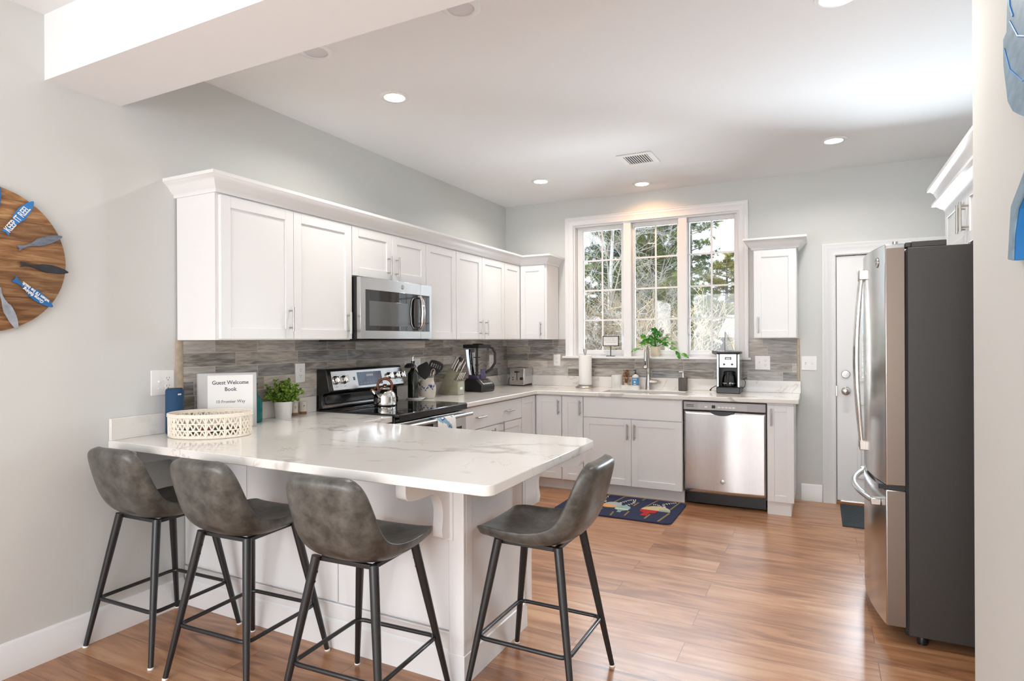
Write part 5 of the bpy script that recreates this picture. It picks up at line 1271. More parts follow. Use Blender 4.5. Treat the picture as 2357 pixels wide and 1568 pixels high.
MB().lathe([(.001, 0), (.030, 0), (.032, .004), (.032, .105), (.028, .118), (.014, .126), (.012, .132), (.001, .132)], (1.430, -.098, zz), 28).obj('bottle', pm('milky_plastic', '#e3e2da', .25), t)
lb = MB().lathe([(.0324, .025), (.0324, .100)], (1.430, -.098, zz), 28, cap=False).obj('label', pm('blue_label', '#5a9ccc', .4), t); part_label(lb, 'light blue label')
b = MB()
for dx in (-.016, -.006, .004, .014): b.box(1.430 + dx, 1.430 + dx + .006, -.1315, -.1285, zz + .082, zz + .088)
for dx in (-.010, .0, .010): b.box(1.430 + dx - .004, 1.430 + dx + .004, -.1315, -.1285, zz + .034, zz + .038)
b.lathe([(.007, 0), (.007, .0015), (.001, .0016)], n=14) if False else b.sph((1.430, -.1295, zz + .058), (.008, .0015, .009), 12, 8)
b.obj('lettering', M['paper'], lb, sm=False)
MB().lathe([(.012, .131), (.012, .145), (.005, .148), (.004, .168)], (1.430, -.098, zz), 14).box(1.410, 1.436, -.104, -.092, zz + .165, zz + .174).obj('pump', M['black'], t, bev=.002)
t = thing('dried_flowers', 'small pale pot of orange dried flowers in the sink caddy', 'dried flowers', (1.345, -.100, Z + .007))
MB().lathe([(.001, 0), (.024, 0), (.028, .010), (.029, .030), (.024, .042), (.020, .044), (.001, .040)], (1.345, -.100, zz), 24).obj('pot', pm('blush_pot', '#cdb9a6', .5), t)
b = MB(); rnd = random.Random(5)
for i in range(240):
    a = rnd.uniform(0, 6.28); h = rnd.uniform(.05, .165); r = rnd.uniform(0, .050) * (1 - abs(h - .10) / .13)
    p = Vector((1.345 + r * math.cos(a), -.100 + r * .6 * math.sin(a), zz + h))
    leaf(b, p, (rnd.uniform(-1, 1), rnd.uniform(-1, 1), rnd.uniform(-.3, 1)), rnd.uniform(.012, .022), rnd.uniform(.008, .014), .2, .4, n=2)
b.obj('blooms', leafmat('dried_orange', '#7c4a24', '#cf8a3c', 60), t)
b = MB()
for i in range(10):
    a = i * .63; b.tube([(1.345, -.100, zz + .035), (1.345 + .03 * math.cos(a), -.100 + .02 * math.sin(a), zz + .12)], .001, 4)
b.obj('stem', pm('dry_stem', '#7d6a3f', .8), t)

# faucet
FXc, FYc_ = 1.550, -.085
t = thing('faucet', 'brushed nickel gooseneck kitchen faucet at the sink', 'faucet', (FXc, FYc_, Z))
MB().lathe([(.030, 0), (.030, .006), (.028, .010), (.026, .050), (.024, .085), (.017, .120), (.0155, .150), (.018, .158), (.018, .164), (.0145, .170), (.0135, .215)], (FXc, FYc_, Z), 28).obj('body', M['nickel'], t)
gp = [(FXc, FYc_, Z + .21)] + [(FXc, FYc_ - .052 + .052 * math.cos(R_(a)), Z + .345 + .052 * math.sin(R_(a))) for a in range(0, 181, 15)] + [(FXc, FYc_ - .104, Z + .335)]
MB().tube(gp, .0115, 14).obj('gooseneck', M['nickel'], t)
hd = MB().lathe([(.0125, .345), (.0135, .30), (.0165, .262), (.0205, .225), (.0225, .214), (.026, .210), (.026, .204), (.020, .200), (.001, .199)], (FXc, FYc_ - .104, Z), 24, cap=False).obj('spray_head', M['nickel'], t)
MB().sph((FXc + .003, FYc_ - .1225, Z + .262), (.0055, .004, .006), 10, 8).sph((FXc + .004, FYc_ - .1245, Z + .242), (.0065, .004, .015), 10, 8).obj('spray_button', M['black'], hd)
hb = MB().tube([(FXc + .012, FYc_, Z + .068), (FXc + .075, FYc_, Z + .068), (FXc + .085, FYc_, Z + .068)], [.021, .020, .014], 20).obj('valve', M['nickel'], t)
MB().tube([(FXc + .080, FYc_, Z + .070), (FXc + .095, FYc_ - .006, Z + .078), (FXc + .104, FYc_ - .012, Z + .074), (FXc + .112, FYc_ - .016, Z + .060)], [.008, .008, .007, .009], 10).obj('lever', M['nickel'], hb)

# dark soap dispenser
t = thing('soap_dispenser', 'dark wood grain square soap dispenser with silver pump right of the faucet', 'soap dispenser', (1.880, -.130, Z))
MB().box(1.843, 1.917, -.165, -.095, Z, Z + .118).obj('body', wood('dark_wood', ['#38322d', '#5d544b'], (14, 14, 1), .35, scale=4), t, bev=.006)
part_label(MB().lathe([(.018, .117), (.018, .124), (.010, .128), (.008, .160), (.009, .175)], (1.880, -.130, Z), 16).box(1.842, 1.886, -.136, -.124, Z + .166, Z + .176).obj('pump', M['chrome'], t, bev=.002), 'silver pump')

# coffee maker
CX0, CX1, CYF = 2.192, 2.384, -.290
t = thing('coffee_maker', 'black and stainless drip coffee maker with glass carafe right of the sink', 'coffee maker', (2.288, -.19, Z))
MB().box(CX0, CX1, CYF, -.075, Z, Z + .052).obj('base', M['black'], t, bev=.006)
MB().box(CX0 + .006, CX1 - .006, -.155, -.078, Z + .052, Z + .345).obj('tower', M['black'], t, bev=.004)
b = MB().box(CX0 + .001, CX0 + .022, CYF + .006, -.08, Z + .052, Z + .340).box(CX1 - .022, CX1 - .001, CYF + .006, -.08, Z + .052, Z + .340)
b.obj('side_panel', M['steel'], t, bev=.006)
br_ = MB().box(CX0 + .022, CX1 - .022, CYF + .012, -.155, Z + .215, Z + .345).obj('brew_head', M['black'], t, bev=.003)
fp = MB().box(CX0 + .026, CX1 - .026, CYF + .004, CYF + .014, Z + .222, Z + .338).obj('front_panel', M['steel'], br_, bev=.003)
MB().box(CX0 + .001, CX1 - .001, CYF + .002, -.076, Z + .340, Z + .358).obj('lid', M['black'], t, bev=.008)
MB().box(2.262, 2.316, CYF + .001, CYF + .005, Z + .288, Z + .313).obj('display', M['black'], fp, bev=.001)
MB().box(2.271, 2.307, CYF + .0002, CYF + .0012, Z + .293, Z + .306).obj('screen', pm('lcd', '#c3ccc4', .3), fp, sm=False)
for x, lab in ((2.257, 'l'), (2.322, 'r')): MB().lathe([(.010, 0), (.009, .010), (.001, .011)], n=20).xf(frame((x, CYF + .004, Z + .250), (1, 0, 0), (0, 0, 1), (0, -1, 0))).obj('knob', M['black'], fp)
MB().lathe([(.008, 0), (.008, .003), (.005, .004), (.001, .003)], n=18).xf(frame((2.289, CYF + .004, Z + .240), (1, 0, 0), (0, 0, 1), (0, -1, 0))).obj('power_button', M['chrome'], fp)
for i in range(5): MB().box(2.267 + i * .0095, 2.274 + i * .0095, CYF + .0025, CYF + .0045, Z + .274, Z + .2775).obj('button', M['greyp'], fp, sm=False)
part_label(MB().tube([(CX0 + .004, -.10, Z + .045), (CX0 - .03, -.13, Z + .050), (CX0 - .055, -.17, Z + .035), (CX0 - .066, -.19, Z + .015)], [.003, .003, .003, .008], 8).obj('power_cord', M['black'], t), 'black cord with plug')
MB().tube([(CX1 - .004, -.10, Z + .03), (CX1 + .02, -.10, Z + .05), (CX1 + .024, -.09, Z + .09), (CX1 + .008, -.085, Z + .115), (CX1 + .03, -.06, Z + .125)], .003, 8).obj('power_cord', M['black'], t)
car = MB().lathe([(.001, 0), (.052, 0), (.058, .006), (.060, .030), (.055, .075), (.044, .105), (.043, .112)], (2.288, -.218, Z + .056), 32, cap=False)
cg = thing('carafe', 'glass coffee carafe with black handle inside the coffee maker', 'carafe', (2.288, -.218, Z + .054))
car.obj('glass', clearglass('carafe_glass', (.82, .83, .85), rough=.01), cg)
MB().lathe([(.0452, .104), (.0452, .122), (.040, .132), (.001, .136)], (2.288, -.218, Z + .056), 28).obj('lid', M['black'], cg)
MB().tube([(2.288, -.260, Z + .180), (2.288, -.284, Z + .178), (2.288, -.288, Z + .150), (2.288, -.286, Z + .085), (2.288, -.272, Z + .075)], [.009, .011, .011, .010, .006], 10).obj('handle', M['black'], cg)
MB().lathe([(.0605, .026), (.0605, .034)], (2.288, -.218, Z + .056), 32, cap=False).obj('band', M['chrome'], cg)

# ============================================================ on the window sill
SZ = 1.217
t = thing('sign', 'small black framed script sign on a stand on the window sill', 'sign', (1.162, -.020, SZ))
x0, x1, z0, z1 = 1.082, 1.245, 1.317, 1.417
MB().box(x0, x1, -.026, -.014, z0, z0 + .007).box(x0, x1, -.026, -.014, z1 - .007, z1).box(x0, x0 + .007, -.026, -.014, z0, z1).box(x1 - .007, x1, -.026, -.014, z0, z1).obj('frame', M['blackm'], t)
pl = MB().box(x0 + .005, x1 - .005, -.022, -.016, z0 + .005, z1 - .005).obj('board', M['paper'], t, sm=False)
MB().lathe([(.0045, SZ + .005), (.0045, z0 + .004)], (1.163, -.020, 0), 10).obj('post', M['blackm'], t)
MB().box(1.122, 1.204, -.045, .005, SZ, SZ + .007).obj('base', M['blackm'], t, bev=.002)
b = MB(); rnd = random.Random(2)
for r, (xa, xb) in enumerate(((1.097, 1.232), (1.095, 1.233), (1.115, 1.215))):
    z = 1.386 - r * .016; pts = []; x = xa; k = 0
    while x < xb:
        pts.append((x, -.0225, z + rnd.choice((-.0022, .0022, .0035, -.003, .0, .001)))); x += rnd.uniform(.0018, .0035); k += 1
        if k % 13 == 0:
            b.tube(pts, .0006, 4); pts = []; x += .004
    if len(pts) > 2: b.tube(pts, .0006, 4)
b.obj('script', M['ink'], pl, sm=False)

t = thing('potted_plant', 'trailing pothos with striped leaves in a cream pot on the window sill', 'plant', (1.598, -.005, SZ))
MB().lathe([(.001, 0), (.036, 0), (.043, .010), (.046, .040), (.045, .075), (.042, .096), (.038, .096), (.036, .080), (.001, .078)], (1.598, -.005, SZ), 32).obj('pot', pm('cream_pot', '#ded2bd', .4), t)
part_label(MB().lathe([(.0365, .080), (.0005, .082)], (1.598, -.005, SZ), 24, cap=False).obj('soil', pm('dark_soil', '#2c2520', .9), t), 'dark soil')
def pothos():
    m_, N, L, b = new_mat('striped_pothos_leaf'); tcn = N.new('ShaderNodeTexCoord'); wv = N.new('ShaderNodeTexNoise'); wv.inputs['Scale'].default_value = 38; L.new(tcn.outputs['Object'], wv.inputs[0])
    r = N.new('ShaderNodeValToRGB'); el_ = r.color_ramp.elements; el_[0].position = .35; el_[0].color = lin('#25661f'); el_[1].position = .72; el_[1].color = lin('#d9ecc0'); q = el_.new(.58); q.color = lin('#4f9a2f')
    L.new(wv.outputs[0], r.inputs[0]); L.new(r.outputs[0], b.inputs['Base Color']); b.inputs['Roughness'].default_value = .35; return m_
fol = MB(); st = MB(); rnd = random.Random(11); c = Vector((1.598, -.005, SZ + .085))
for i in range(30):
    a = rnd.uniform(0, 6.28); tl = rnd.uniform(.1, 1.25); ln = rnd.uniform(.05, .14)
    d = Vector((math.cos(a) * math.sin(tl), math.sin(a) * math.sin(tl) * .45 - .1, math.cos(tl)))
    p = c + d * ln; st.tube([c, c + d * ln * .5 + Vector((0, 0, .01)), p], .0015, 4)
    leaf(fol, p, d + Vector((0, -.2, -.25)), rnd.uniform(.060, .095), rnd.uniform(.028, .040), .35, .25, up=Vector((rnd.uniform(-.5, .5), -.8, rnd.uniform(.1, .9))), n=5)
leaf(fol, c + Vector((.0, -.01, .10)), (.03, -.1, 1), .10, .040, 0, .2, up=Vector((.3, -1, 0)), n=5)
vine = [c, c + Vector((.07, -.03, .03)), c + Vector((.14, -.04, -.005)), c + Vector((.20, -.04, -.03)), c + Vector((.245, -.04, -.055))]
st.tube(vine, .0017, 5)
for p, d in zip(vine[1:], ((.4, -.3, .3), (1, -.2, .2), (.6, -.4, -.8), (1, -.2, -.2))): leaf(fol, p, d, .08, .036, .3, .25, up=Vector((.1, -.8, .6)), n=5)
v2 = [c, c + Vector((-.08, -.03, .03)), c + Vector((-.15, -.03, -.01))]; st.tube(v2, .0016, 5)
for p, d in zip(v2[1:], ((-.9, -.2, .2), (-1, -.2, -.1))): leaf(fol, p, d, .075, .032, .3, .25, up=Vector((-.1, -.8, .6)), n=5)
fol.obj('leaves', pothos(), t); st.obj('stem', pm('vine_stem', '#4b7a2f', .5), t)

t = thing('sailboat', 'silver metal sailboat ornament on the window sill behind the coffee maker', 'ornament', (2.225, -.010, SZ))
M['silver'] = pm('silvery_metal', (.26, .26, .27), .45, 1)
hull = MB(); vs = []; fs = []; n = 12
for i in range(n + 1):
    k = i / n; x = 2.115 + .19 * k; w_ = .020 * math.sin(math.pi * min(1, .08 + k * .92)) ** .7; zt_ = SZ + .050 + .012 * (1 - k) ** 2; zb_ = SZ + .004 + .030 * (1 - k) ** 2.5
    vs += [(x, -.010 - w_, zt_), (x, -.010 - w_ * .5, zb_), (x, -.010 + w_ * .5, zb_), (x, -.010 + w_, zt_)]
for i in range(n):
    for q in range(3): fs.append((i * 4 + q, i * 4 + q + 1, i * 4 + 5 + q, i * 4 + 4 + q))
    fs.append((i * 4 + 3, i * 4, i * 4 + 4, i * 4 + 7))
fs += [(0, 1, 2, 3), (n * 4 + 3, n * 4 + 2, n * 4 + 1, n * 4)]
hull.add(vs, fs).box(2.16, 2.28, -.03, .01, SZ, SZ + .006).obj('hull', M['silver'], t)
MB().tube([(2.228, -.010, SZ + .05), (2.228, -.010, SZ + .232)], .0025, 8).obj('mast', M['silver'], t)
b = MB()
for i in range(15):
    k = i / 15; z = SZ + .062 + .165 * k; xr = 2.230 + .075 * (1 - k); 
    b.add([(2.230, -.012, z), (xr, -.012, z - .022 * (1 - k)), (xr - .004, -.012, z + .007 - .020 * (1 - k)), (2.230, -.012, z + .008), (2.230, -.008, z), (xr, -.008, z - .022 * (1 - k)), (xr - .004, -.008, z + .007 - .020 * (1 - k)), (2.230, -.008, z + .008)], [(0, 1, 2, 3), (7, 6, 5, 4), (0, 4, 5, 1), (1, 5, 6, 2), (2, 6, 7, 3), (3, 7, 4, 0)])
b.tube([(2.232, -.010, SZ + .228), (2.268, -.010, SZ + .15), (2.306, -.010, SZ + .045)], .002, 6).obj('mainsail', M['silver'], t)
MB().prism([(2.224, SZ + .170), (2.224, SZ + .062), (2.172, SZ + .062), (2.200, SZ + .105)], 'y', -.012, -.008).obj('jib', M['silver'], t)

# ============================================================ rugs
t = thing('rug', 'navy blue rug with colourful fishing buoys in front of the sink', 'rug', (1.5, -.86, 0))
M['navy'] = pm('navy_wool', '#27304f', .95, nvar=.2, nscale=90, bump=.5, bscale=300)
RX0, RX1, RY0_, RY1_ = 1.050, 2.000, -1.225, -.590
r = .05; pts = []
for cx, cy, a0 in ((RX1 - r, RY1_ - r, 0), (RX0 + r, RY1_ - r, 90), (RX0 + r, RY0_ + r, 180), (RX1 - r, RY0_ + r, 270)): pts += arc(cx, cy, r, a0, a0 + 90, 5)
MB().prism(pts, 'z', 0, .011).obj('pile', M['navy'], t, bev=.004)
wool = {c_: pm('wool_' + c_, h, .95, nvar=.1, nscale=120) for c_, h in dict(red='#b3262c', cream='#d8cfb6', teal='#8fb0ae', orange='#d6a260', grey='#a7b4b4', beige='#cbbd97', black='#26262c', white='#e6e4dc', brown='#8b7a52').items()}
def motif(polys, name, label=None):
    for lv_, (c_, pl_) in enumerate(polys):
        bb_ = MB()
        for p in pl_: bb_.prism(p, 'z', .0105, .0122 + .0004 * lv_ + (.0016 if name == 'buoy' else 0) + (.0032 if name == 'rope' else 0))
        bb_.obj(name, wool[c_], t, sm=False)
def ell(cx, cy, rx, ry, a0=0, a1=360, n=18, rot=0):
    o = []
    for i in range(n + (0 if a1 - a0 == 360 else 1)):
        a = R_(a0 + (a1 - a0) * i / n); x, y = rx * math.cos(a), ry * math.sin(a); o.append((cx + x * math.cos(R_(rot)) - y * math.sin(R_(rot)), cy + x * math.sin(R_(rot)) + y * math.cos(R_(rot))))
    return o
def strip(p, q, w_):
    d = Vector(q) - Vector(p); n = Vector((-d.y, d.x)).normalized() * w_ / 2
    return [(p[0] - n.x, p[1] - n.y), (q[0] - n.x, q[1] - n.y), (q[0] + n.x, q[1] + n.y), (p[0] + n.x, p[1] + n.y)]
# red and cream buoy at the right
motif([('beige', [ell(1.815, -.93, .115, .135, 0, 180)]), ('teal', [strip((1.84, -.905), (1.925, -.905), .045)]), ('red', [[(1.70, -.93), (1.84, -.93), (1.83, -1.0), (1.79, -1.02), (1.785, -1.10), (1.735, -1.10), (1.745, -1.02), (1.705, -.99)]])], 'buoy')
motif([('grey', [ell(1.455, -.90, .075, .085)]), ('orange', [ell(1.425, -.945, .070, .045)]), ('teal', [ell(1.56, -.965, .060, .08), strip((1.56, -1.03), (1.56, -1.09), .03)]), ('cream', [strip((1.505, -1.0), (1.615, -1.0), .028)])], 'buoy')
motif([('cream', [[(1.22, -.93), (1.34, -.93), (1.325, -.83), (1.29, -.76), (1.25, -.76), (1.23, -.83)]]), ('red', [strip((1.22, -.925), (1.34, -.925), .018)]), ('teal', [[(1.22, -.94), (1.34, -.94), (1.32, -1.01), (1.24, -1.01)]]), ('grey', [strip((1.275, -1.01), (1.265, -1.09), .05)])], 'buoy')
motif([('teal', [ell(1.13, -.90, .05, .09)]), ('red', [strip((1.09, -.93), (1.17, -.93), .03)])], 'buoy')
motif([('brown', [strip((1.33, -.60), (1.37, -1.10), .012) , strip((1.47, -.60), (1.44, -.82), .014), strip((1.52, -1.09), (1.53, -1.20), .014), strip((1.65, -.60), (1.64, -.66), .016), strip((1.63, -.74), (1.62, -.86), .014), strip((1.63, -1.03), (1.63, -1.16), .014), strip((1.76, -.60), (1.70, -.93), .014), strip((1.94, -.60), (1.915, -.85), .014), strip((1.93, -.95), (1.90, -1.2), .016), strip((1.80, -1.04), (1.79, -1.17), .016), strip((1.41, -1.03), (1.40, -1.12), .016)])], 'string')
rp_ = [((1.86, -.80), (1.83, -.72), (1.88, -.66), (1.92, -.62)), ((1.83, -.80), (1.79, -.75), (1.75, -.76)), ((1.50, -.83), (1.53, -.74), (1.55, -.70), (1.60, -.68)), ((1.56, -.88), (1.60, -.80), (1.59, -.71)), ((1.27, -.76), (1.30, -.70), (1.35, -.66)), ((1.30, -.76), (1.36, -.80), (1.38, -.87)), ((1.24, -.74), (1.19, -.70))]
for p in rp_:
    w_, k_ = [], []
    for a, b_ in zip(p, p[1:]):
        for i in range(3):
            q0 = Vector(a).lerp(Vector(b_), i / 3); q1 = Vector(a).lerp(Vector(b_), i / 3 + .17); q2 = Vector(a).lerp(Vector(b_), i / 3 + .333)
            w_.append(strip(q0, q1, .020)); k_.append(strip(q1, q2, .020))
    motif([('white', w_), ('black', k_)], 'rope')
t = thing('door_mat', 'dark ribbed mat on the floor in front of the back door', 'mat', (3.5, -.36, 0))
MB().box(3.135, 3.86, -.690, -.035, 0, .008).obj('mat', pm('dark_slate_rubber', '#2b343c', .75, bump=.6, bscale=120, nvar=.2, nscale=40), t, bev=.003)
b = MB()
for i in range(20): b.box(3.16, 3.835, -.668 + i * .032, -.668 + i * .032 + .012, .008, .0105)
b.obj('rib', pm('slate_rib', '#37424b', .7), t, sm=False)
# ============================================================ outside the window
GZ = -.75
gm, N, L, bs = new_mat('winter_ground'); tcn = N.new('ShaderNodeTexCoord'); nn_ = N.new('ShaderNodeTexNoise'); nn_.inputs['Scale'].default_value = 1.3; nn_.inputs['Detail'].default_value = 8; L.new(tcn.outputs['Object'], nn_.inputs[0])
rr_ = N.new('ShaderNodeValToRGB'); rr_.color_ramp.elements[0].position = .42; rr_.color_ramp.elements[1].position = .6; rr_.color_ramp.elements[0].color = lin('#8f7f5c'); rr_.color_ramp.elements[1].color = lin('#c9c6be')
L.new(nn_.outputs[0], rr_.inputs[0]); L.new(rr_.outputs[0], bs.inputs['Base Color']); bs.inputs['Roughness'].default_value = .9
struct(MB().box(-60, 60, .2, 90, GZ - .2, GZ).obj('ground', gm, org=(0, 20, GZ), sm=False))
M['bark'] = pm('grey_bark', '#8f8479', .9, nvar=.3, nscale=12, stretch=(1, 1, .3)); M['birch'] = pm('pale_birch_bark', '#dfdad1', .8, nvar=.15, nscale=9)
M['twig'] = pm('tan_twigs', '#a8957c', .9); M['greytwig'] = pm('pale_grey_twigs', '#bdb6ad', .9)
M['needle'] = leafmat('pine_needles', '#3f5228', '#949a4c', .9); M['needle2'] = leafmat('golden_pine_needles', '#6f7230', '#bfae52', .7); M['needle3'] = leafmat('dark_spruce_needles', '#2f4028', '#5d6c3e', .9)
def tuft(b, p, ln, rnd, n=9, wd=.012):
    for i in range(n):
        d = Vector((rnd.gauss(0, 1), rnd.gauss(0, 1), rnd.gauss(.35, .8))).normalized(); s_ = d.orthogonal().normalized() * wd
        q = Vector(p); b.add([q - s_, q + s_, q + d * ln * rnd.uniform(.7, 1.1)], [(0, 1, 2)])
def conifer(label, x, y, h, r, spread, mat, seed, z0=.2, z1=None, nb=40, tn=9, tl=.16, up=.15, tw=.012, name='pine_tree', bark='bark', shape=None, step=.16):
    rnd = random.Random(seed); z1 = z1 or h
    t = thing(name, label, 'tree', (x, y, GZ), 'trees behind the house')
    lean = rnd.uniform(-.02, .02)
    MB().tube([(x + lean * k * h, y, GZ - .1 + k * (h - GZ)) for k in (0, .25, .5, .75, 1)], [r, r * .85, r * .65, r * .4, r * .1], 10).obj('trunk', M[bark], t)
    br = MB(); fo = MB()
    for i in range(nb):
        z = z0 + (z1 - z0) * (i + rnd.random()) / nb; k = (z - GZ) / (h - GZ)
        L_ = (shape(z) if shape else spread * (1 - k) ** .7) * rnd.uniform(.65, 1.1); a = rnd.uniform(0, 6.28)
        d = Vector((math.cos(a), math.sin(a), up)); p0 = Vector((x + lean * k * h, y, z)); pts = []
        for j in range(6):
            q = j / 5; pts.append(p0 + d * L_ * q + Vector((rnd.uniform(-.04, .04), rnd.uniform(-.04, .04), .10 * L_ * q * q + rnd.uniform(-.03, .03))))
        br.tube(pts, [max(.006, r * .18 * (1 - .8 * j / 5)) for j in range(6)], 4)
        nt_ = max(4, int(L_ / step * 1.5))
        for j in range(nt_):
            q = .25 + .75 * (j + rnd.random()) / nt_; i0 = min(4, int(q * 5)); p = pts[i0].lerp(pts[i0 + 1], q * 5 - i0)
            for s_ in range(3):
                off = Vector((rnd.gauss(0, .10), rnd.gauss(0, .10), rnd.gauss(.03, .06))) * min(1.6, .5 + L_ * .5)
                tuft(fo, p + off, tl * .75, rnd, tn + 6, tw * .5)
    br.obj('branches', M[bark], t, sm=False); fo.obj('needles', mat, t, sm=False)
def bare(label, x, y, h, r, seed, mat, name='bare_tree', lean=0, lv=3, nb=7, spread=.55, stems=1, rt=.25, cat='tree'):
    rnd = random.Random(seed); t = thing(name, label, cat, (x, y, GZ), 'trees behind the house')
    b = MB(); tr = MB()
    def grow(p, d, ln, rad, lev, out):
        pts = [p]; n = 5
        for j in range(n):
            d = (d + Vector((rnd.gauss(0, .10), rnd.gauss(0, .10), rnd.gauss(.02, .06)))).normalized(); pts.append(pts[-1] + d * ln / n)
        out.tube(pts, [max(.004, rad * (1 - .75 * j / n)) for j in range(n + 1)], 5 if lev else 8)
        if lev < lv:
            for k in range(nb if lev == 0 else max(3, nb - 3 * lev + 2)):
                q = rnd.uniform(rt if lev == 0 else .15, 1); i0 = min(n - 1, int(q * n)); pp = pts[i0].lerp(pts[i0 + 1], q * n - i0)
                dd = (d * .55 + Vector((rnd.gauss(0, 1), rnd.gauss(0, 1), rnd.gauss(.3, .5))).normalized() * spread * 1.5).normalized()
                grow(pp, dd, ln * rnd.uniform(.28, .5), rad * .4 * (1 - q * .4), lev + 1, b)
    for s_ in range(stems):
        a = rnd.uniform(0, 6.28); k = 0 if stems == 1 else .35
        grow(Vector((x + .12 * math.cos(a) * (stems > 1), y + .12 * math.sin(a) * (stems > 1), GZ - .05)), Vector((lean + k * math.cos(a), k * math.sin(a), 1)).normalized(), h, r, 0, tr)
    tr.obj('trunk' if stems == 1 else 'stems', M[mat], t); b.obj('branches', M[mat] if mat != 'birch' else M['greytwig'], t, sm=False)
def bigshape(z):
    return 1.9 if z > 4.0 else (1.15 if z > 3.3 else (2.1 if z > 2.3 else 1.6))
conifer('large pine with spreading green branches in the centre of the window', -1.38, 12.0, 7.5, .17, 1.9, M['needle'], 4, z0=.8, z1=6.2, nb=96, tn=9, tl=.17, shape=bigshape, step=.13)
bare('thick pale birch leaning in the left window pane', -1.72, 9.0, 6.5, .085, 8, 'birch', 'birch_tree', lean=-.05, nb=9, rt=.3)
bare('thin pale birch at the far left of the window', -2.55, 10.2, 6.5, .05, 12, 'birch', 'birch_tree', lean=.02, nb=11, rt=.3)
bare('slender bare tree between the two pale birches', -2.05, 11.2, 6.0, .04, 15, 'greytwig', 'bare_tree', nb=11, rt=.25)
conifer('dark green spruce behind the leaning birch', -4.25, 17.0, 8.5, .16, 2.2, M['needle3'], 21, z0=-.2, nb=64, tn=9, tl=.22, tw=.02, name='spruce_tree')
conifer('olive pine behind the trunk of the large pine', -5.6, 22.0, 7.5, .18, 2.4, M['needle'], 22, z0=-.2, nb=54, tn=9, tl=.28, tw=.028, step=.22)
full = lambda z: 1.9 if z < 4.4 else max(.5, 1.9 - (z - 4.4) * 1.0)
conifer('tall golden pine in the lower right window pane', -1.75, 30.0, 6.1, .18, 2.3, M['needle2'], 23, z0=-.2, nb=84, tn=10, tl=.32, tw=.035, step=.2, name='pine_tree', shape=full)
conifer('golden pine at the right edge of the window', .1, 33.0, 6.4, .18, 2.3, M['needle2'], 24, z0=-.2, nb=80, tn=10, tl=.34, tw=.035, step=.22, shape=full)
conifer('olive pine low beside the tall golden pine', -4.1, 29.0, 5.0, .15, 1.7, M['needle'], 41, z0=-.2, nb=60, tn=10, tl=.30, tw=.03, step=.22)
conifer('olive pine partly behind the large pine on its left side', -3.0, 20.0, 6.5, .15, 2.0, M['needle'], 42, z0=-.2, nb=60, tn=9, tl=.24, tw=.022, step=.18)
conifer('narrow dark spruce low between sky and pines', -5.05, 34.0, 5.0, .12, .75, M['needle3'], 25, z0=-.2, nb=50, tn=9, tl=.25, tw=.03, name='spruce_tree')
conifer('olive pine between the large pine and the golden pines', -1.75, 19.5, 8.0, .14, 1.5, M['needle'], 26, z0=-.4, nb=80, tn=9, tl=.20, tw=.022, shape=lambda z: 1.35 if z > 4.3 else (.7 if z > 3.7 else 1.2))
conifer('distant olive pine behind the thin birch', -9.5, 27.0, 7.2, .18, 2.2, M['needle2'], 27, z0=-.2, nb=50, tn=9, tl=.3, tw=.03, step=.24)
conifer('distant golden pine left of the large pine', -7.4, 31.0, 6.6, .18, 2.2, M['needle2'], 28, z0=-.2, nb=50, tn=9, tl=.32, tw=.03, step=.26)
for k_, (bx_, by_, bh_, lab_) in enumerate([(-13.4, 33, 9.0, 'distant evergreen at the far left of the window view'), (-11.2, 29.5, 7.6, 'distant evergreen showing between the two birches'), (-9.0, 36, 9.5, 'distant evergreen filling the gap left of the middle pane'),
        (-6.6, 27.5, 7.8, 'distant evergreen just left of the large pine trunk'), (-4.6, 25.0, 6.4, 'distant evergreen just right of the large pine trunk')]):
    conifer(lab_, bx_, by_, bh_, .2, 2.6, M['needle3'] if k_ % 2 else M['needle'], 60 + k_, z0=-.4, nb=64, tn=7, tl=.45, tw=.06, step=.34, name='spruce_tree')
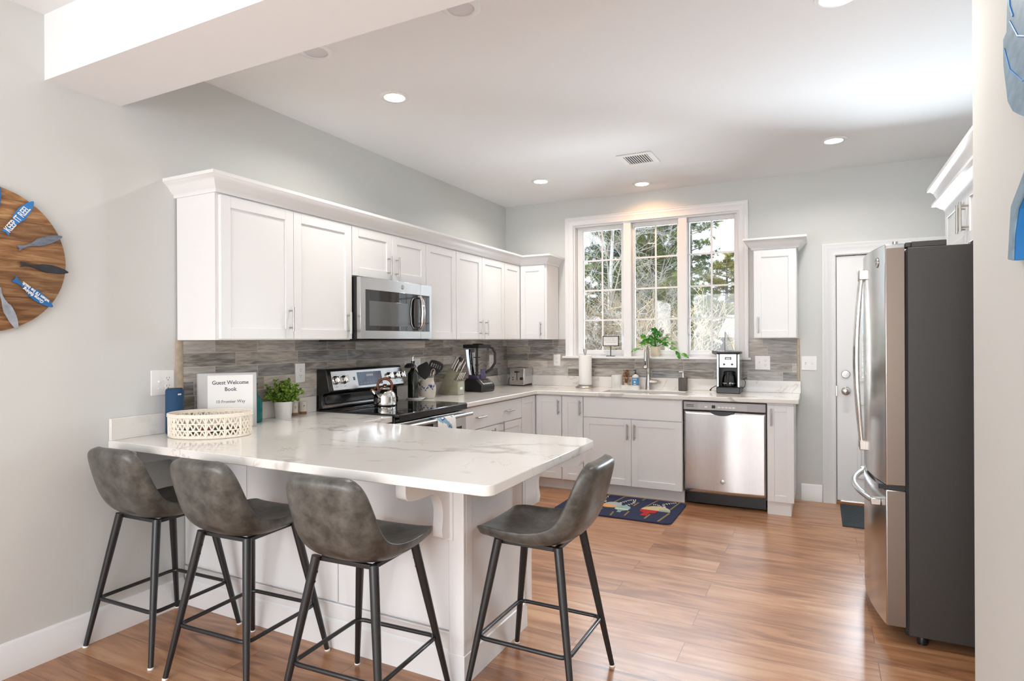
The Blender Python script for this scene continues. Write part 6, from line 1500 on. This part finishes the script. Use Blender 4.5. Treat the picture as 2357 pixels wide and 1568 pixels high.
bare('pale tangled bare tree right of the large pine trunk', -.75, 9.4, 3.2, .05, 31, 'greytwig', 'bare_tree', nb=14, spread=.9, rt=.35, lean=.05)
bare('tan leafless shrub in the lower right window pane', .85, 6.2, 2.4, .018, 33, 'twig', 'shrub', nb=8, stems=7, spread=.5, rt=.3, cat='shrub')
bare('pale leafless shrub behind the window plant', -.35, 7.0, 2.2, .016, 34, 'greytwig', 'shrub', nb=8, stems=7, spread=.6, rt=.3, cat='shrub')
bare('tan leafless shrub behind the little sign', -1.25, 7.2, 2.5, .016, 35, 'twig', 'shrub', nb=9, stems=8, spread=.6, rt=.25, cat='shrub')
bare('tan leafless shrub at the lower left of the window', -1.95, 7.8, 2.8, .016, 36, 'twig', 'shrub', nb=9, stems=8, spread=.6, rt=.25, cat='shrub')
# neighbouring house, just its end showing in the lower right pane
t = thing('neighbour_house', 'cream neighbouring building low in the right window pane', 'house', (2.4, 15.5, GZ))
hm, N, L, bs = new_mat('cream_shingle'); tcn = N.new('ShaderNodeTexCoord'); s_ = N.new('ShaderNodeSeparateXYZ'); c_ = N.new('ShaderNodeCombineXYZ'); L.new(tcn.outputs['Object'], s_.inputs[0]); L.new(s_.outputs['X'], c_.inputs[0]); L.new(s_.outputs['Z'], c_.inputs[1])
bk = N.new('ShaderNodeTexBrick'); L.new(c_.outputs[0], bk.inputs[0]); bk.inputs['Scale'].default_value = 1; bk.inputs['Brick Width'].default_value = .3; bk.inputs['Row Height'].default_value = .16; bk.inputs['Mortar Size'].default_value = .008
bk.inputs['Color1'].default_value = lin('#f1e7d3'); bk.inputs['Color2'].default_value = lin('#e6d9c1'); bk.inputs['Mortar'].default_value = lin('#c9b99d'); L.new(bk.outputs[0], bs.inputs['Base Color']); bs.inputs['Roughness'].default_value = .8
MB().box(.22, 5, 15, 19, GZ, 1.5).obj('wall', hm, t, sm=False)
MB().prism([(14.7, 1.45), (17, 2.15), (19.3, 1.45), (19.3, 1.55), (17, 2.25), (14.7, 1.55)], 'x', .05, 5.2).obj('roof', pm('pale_roof', '#cfc6b8', .8), t, sm=False)
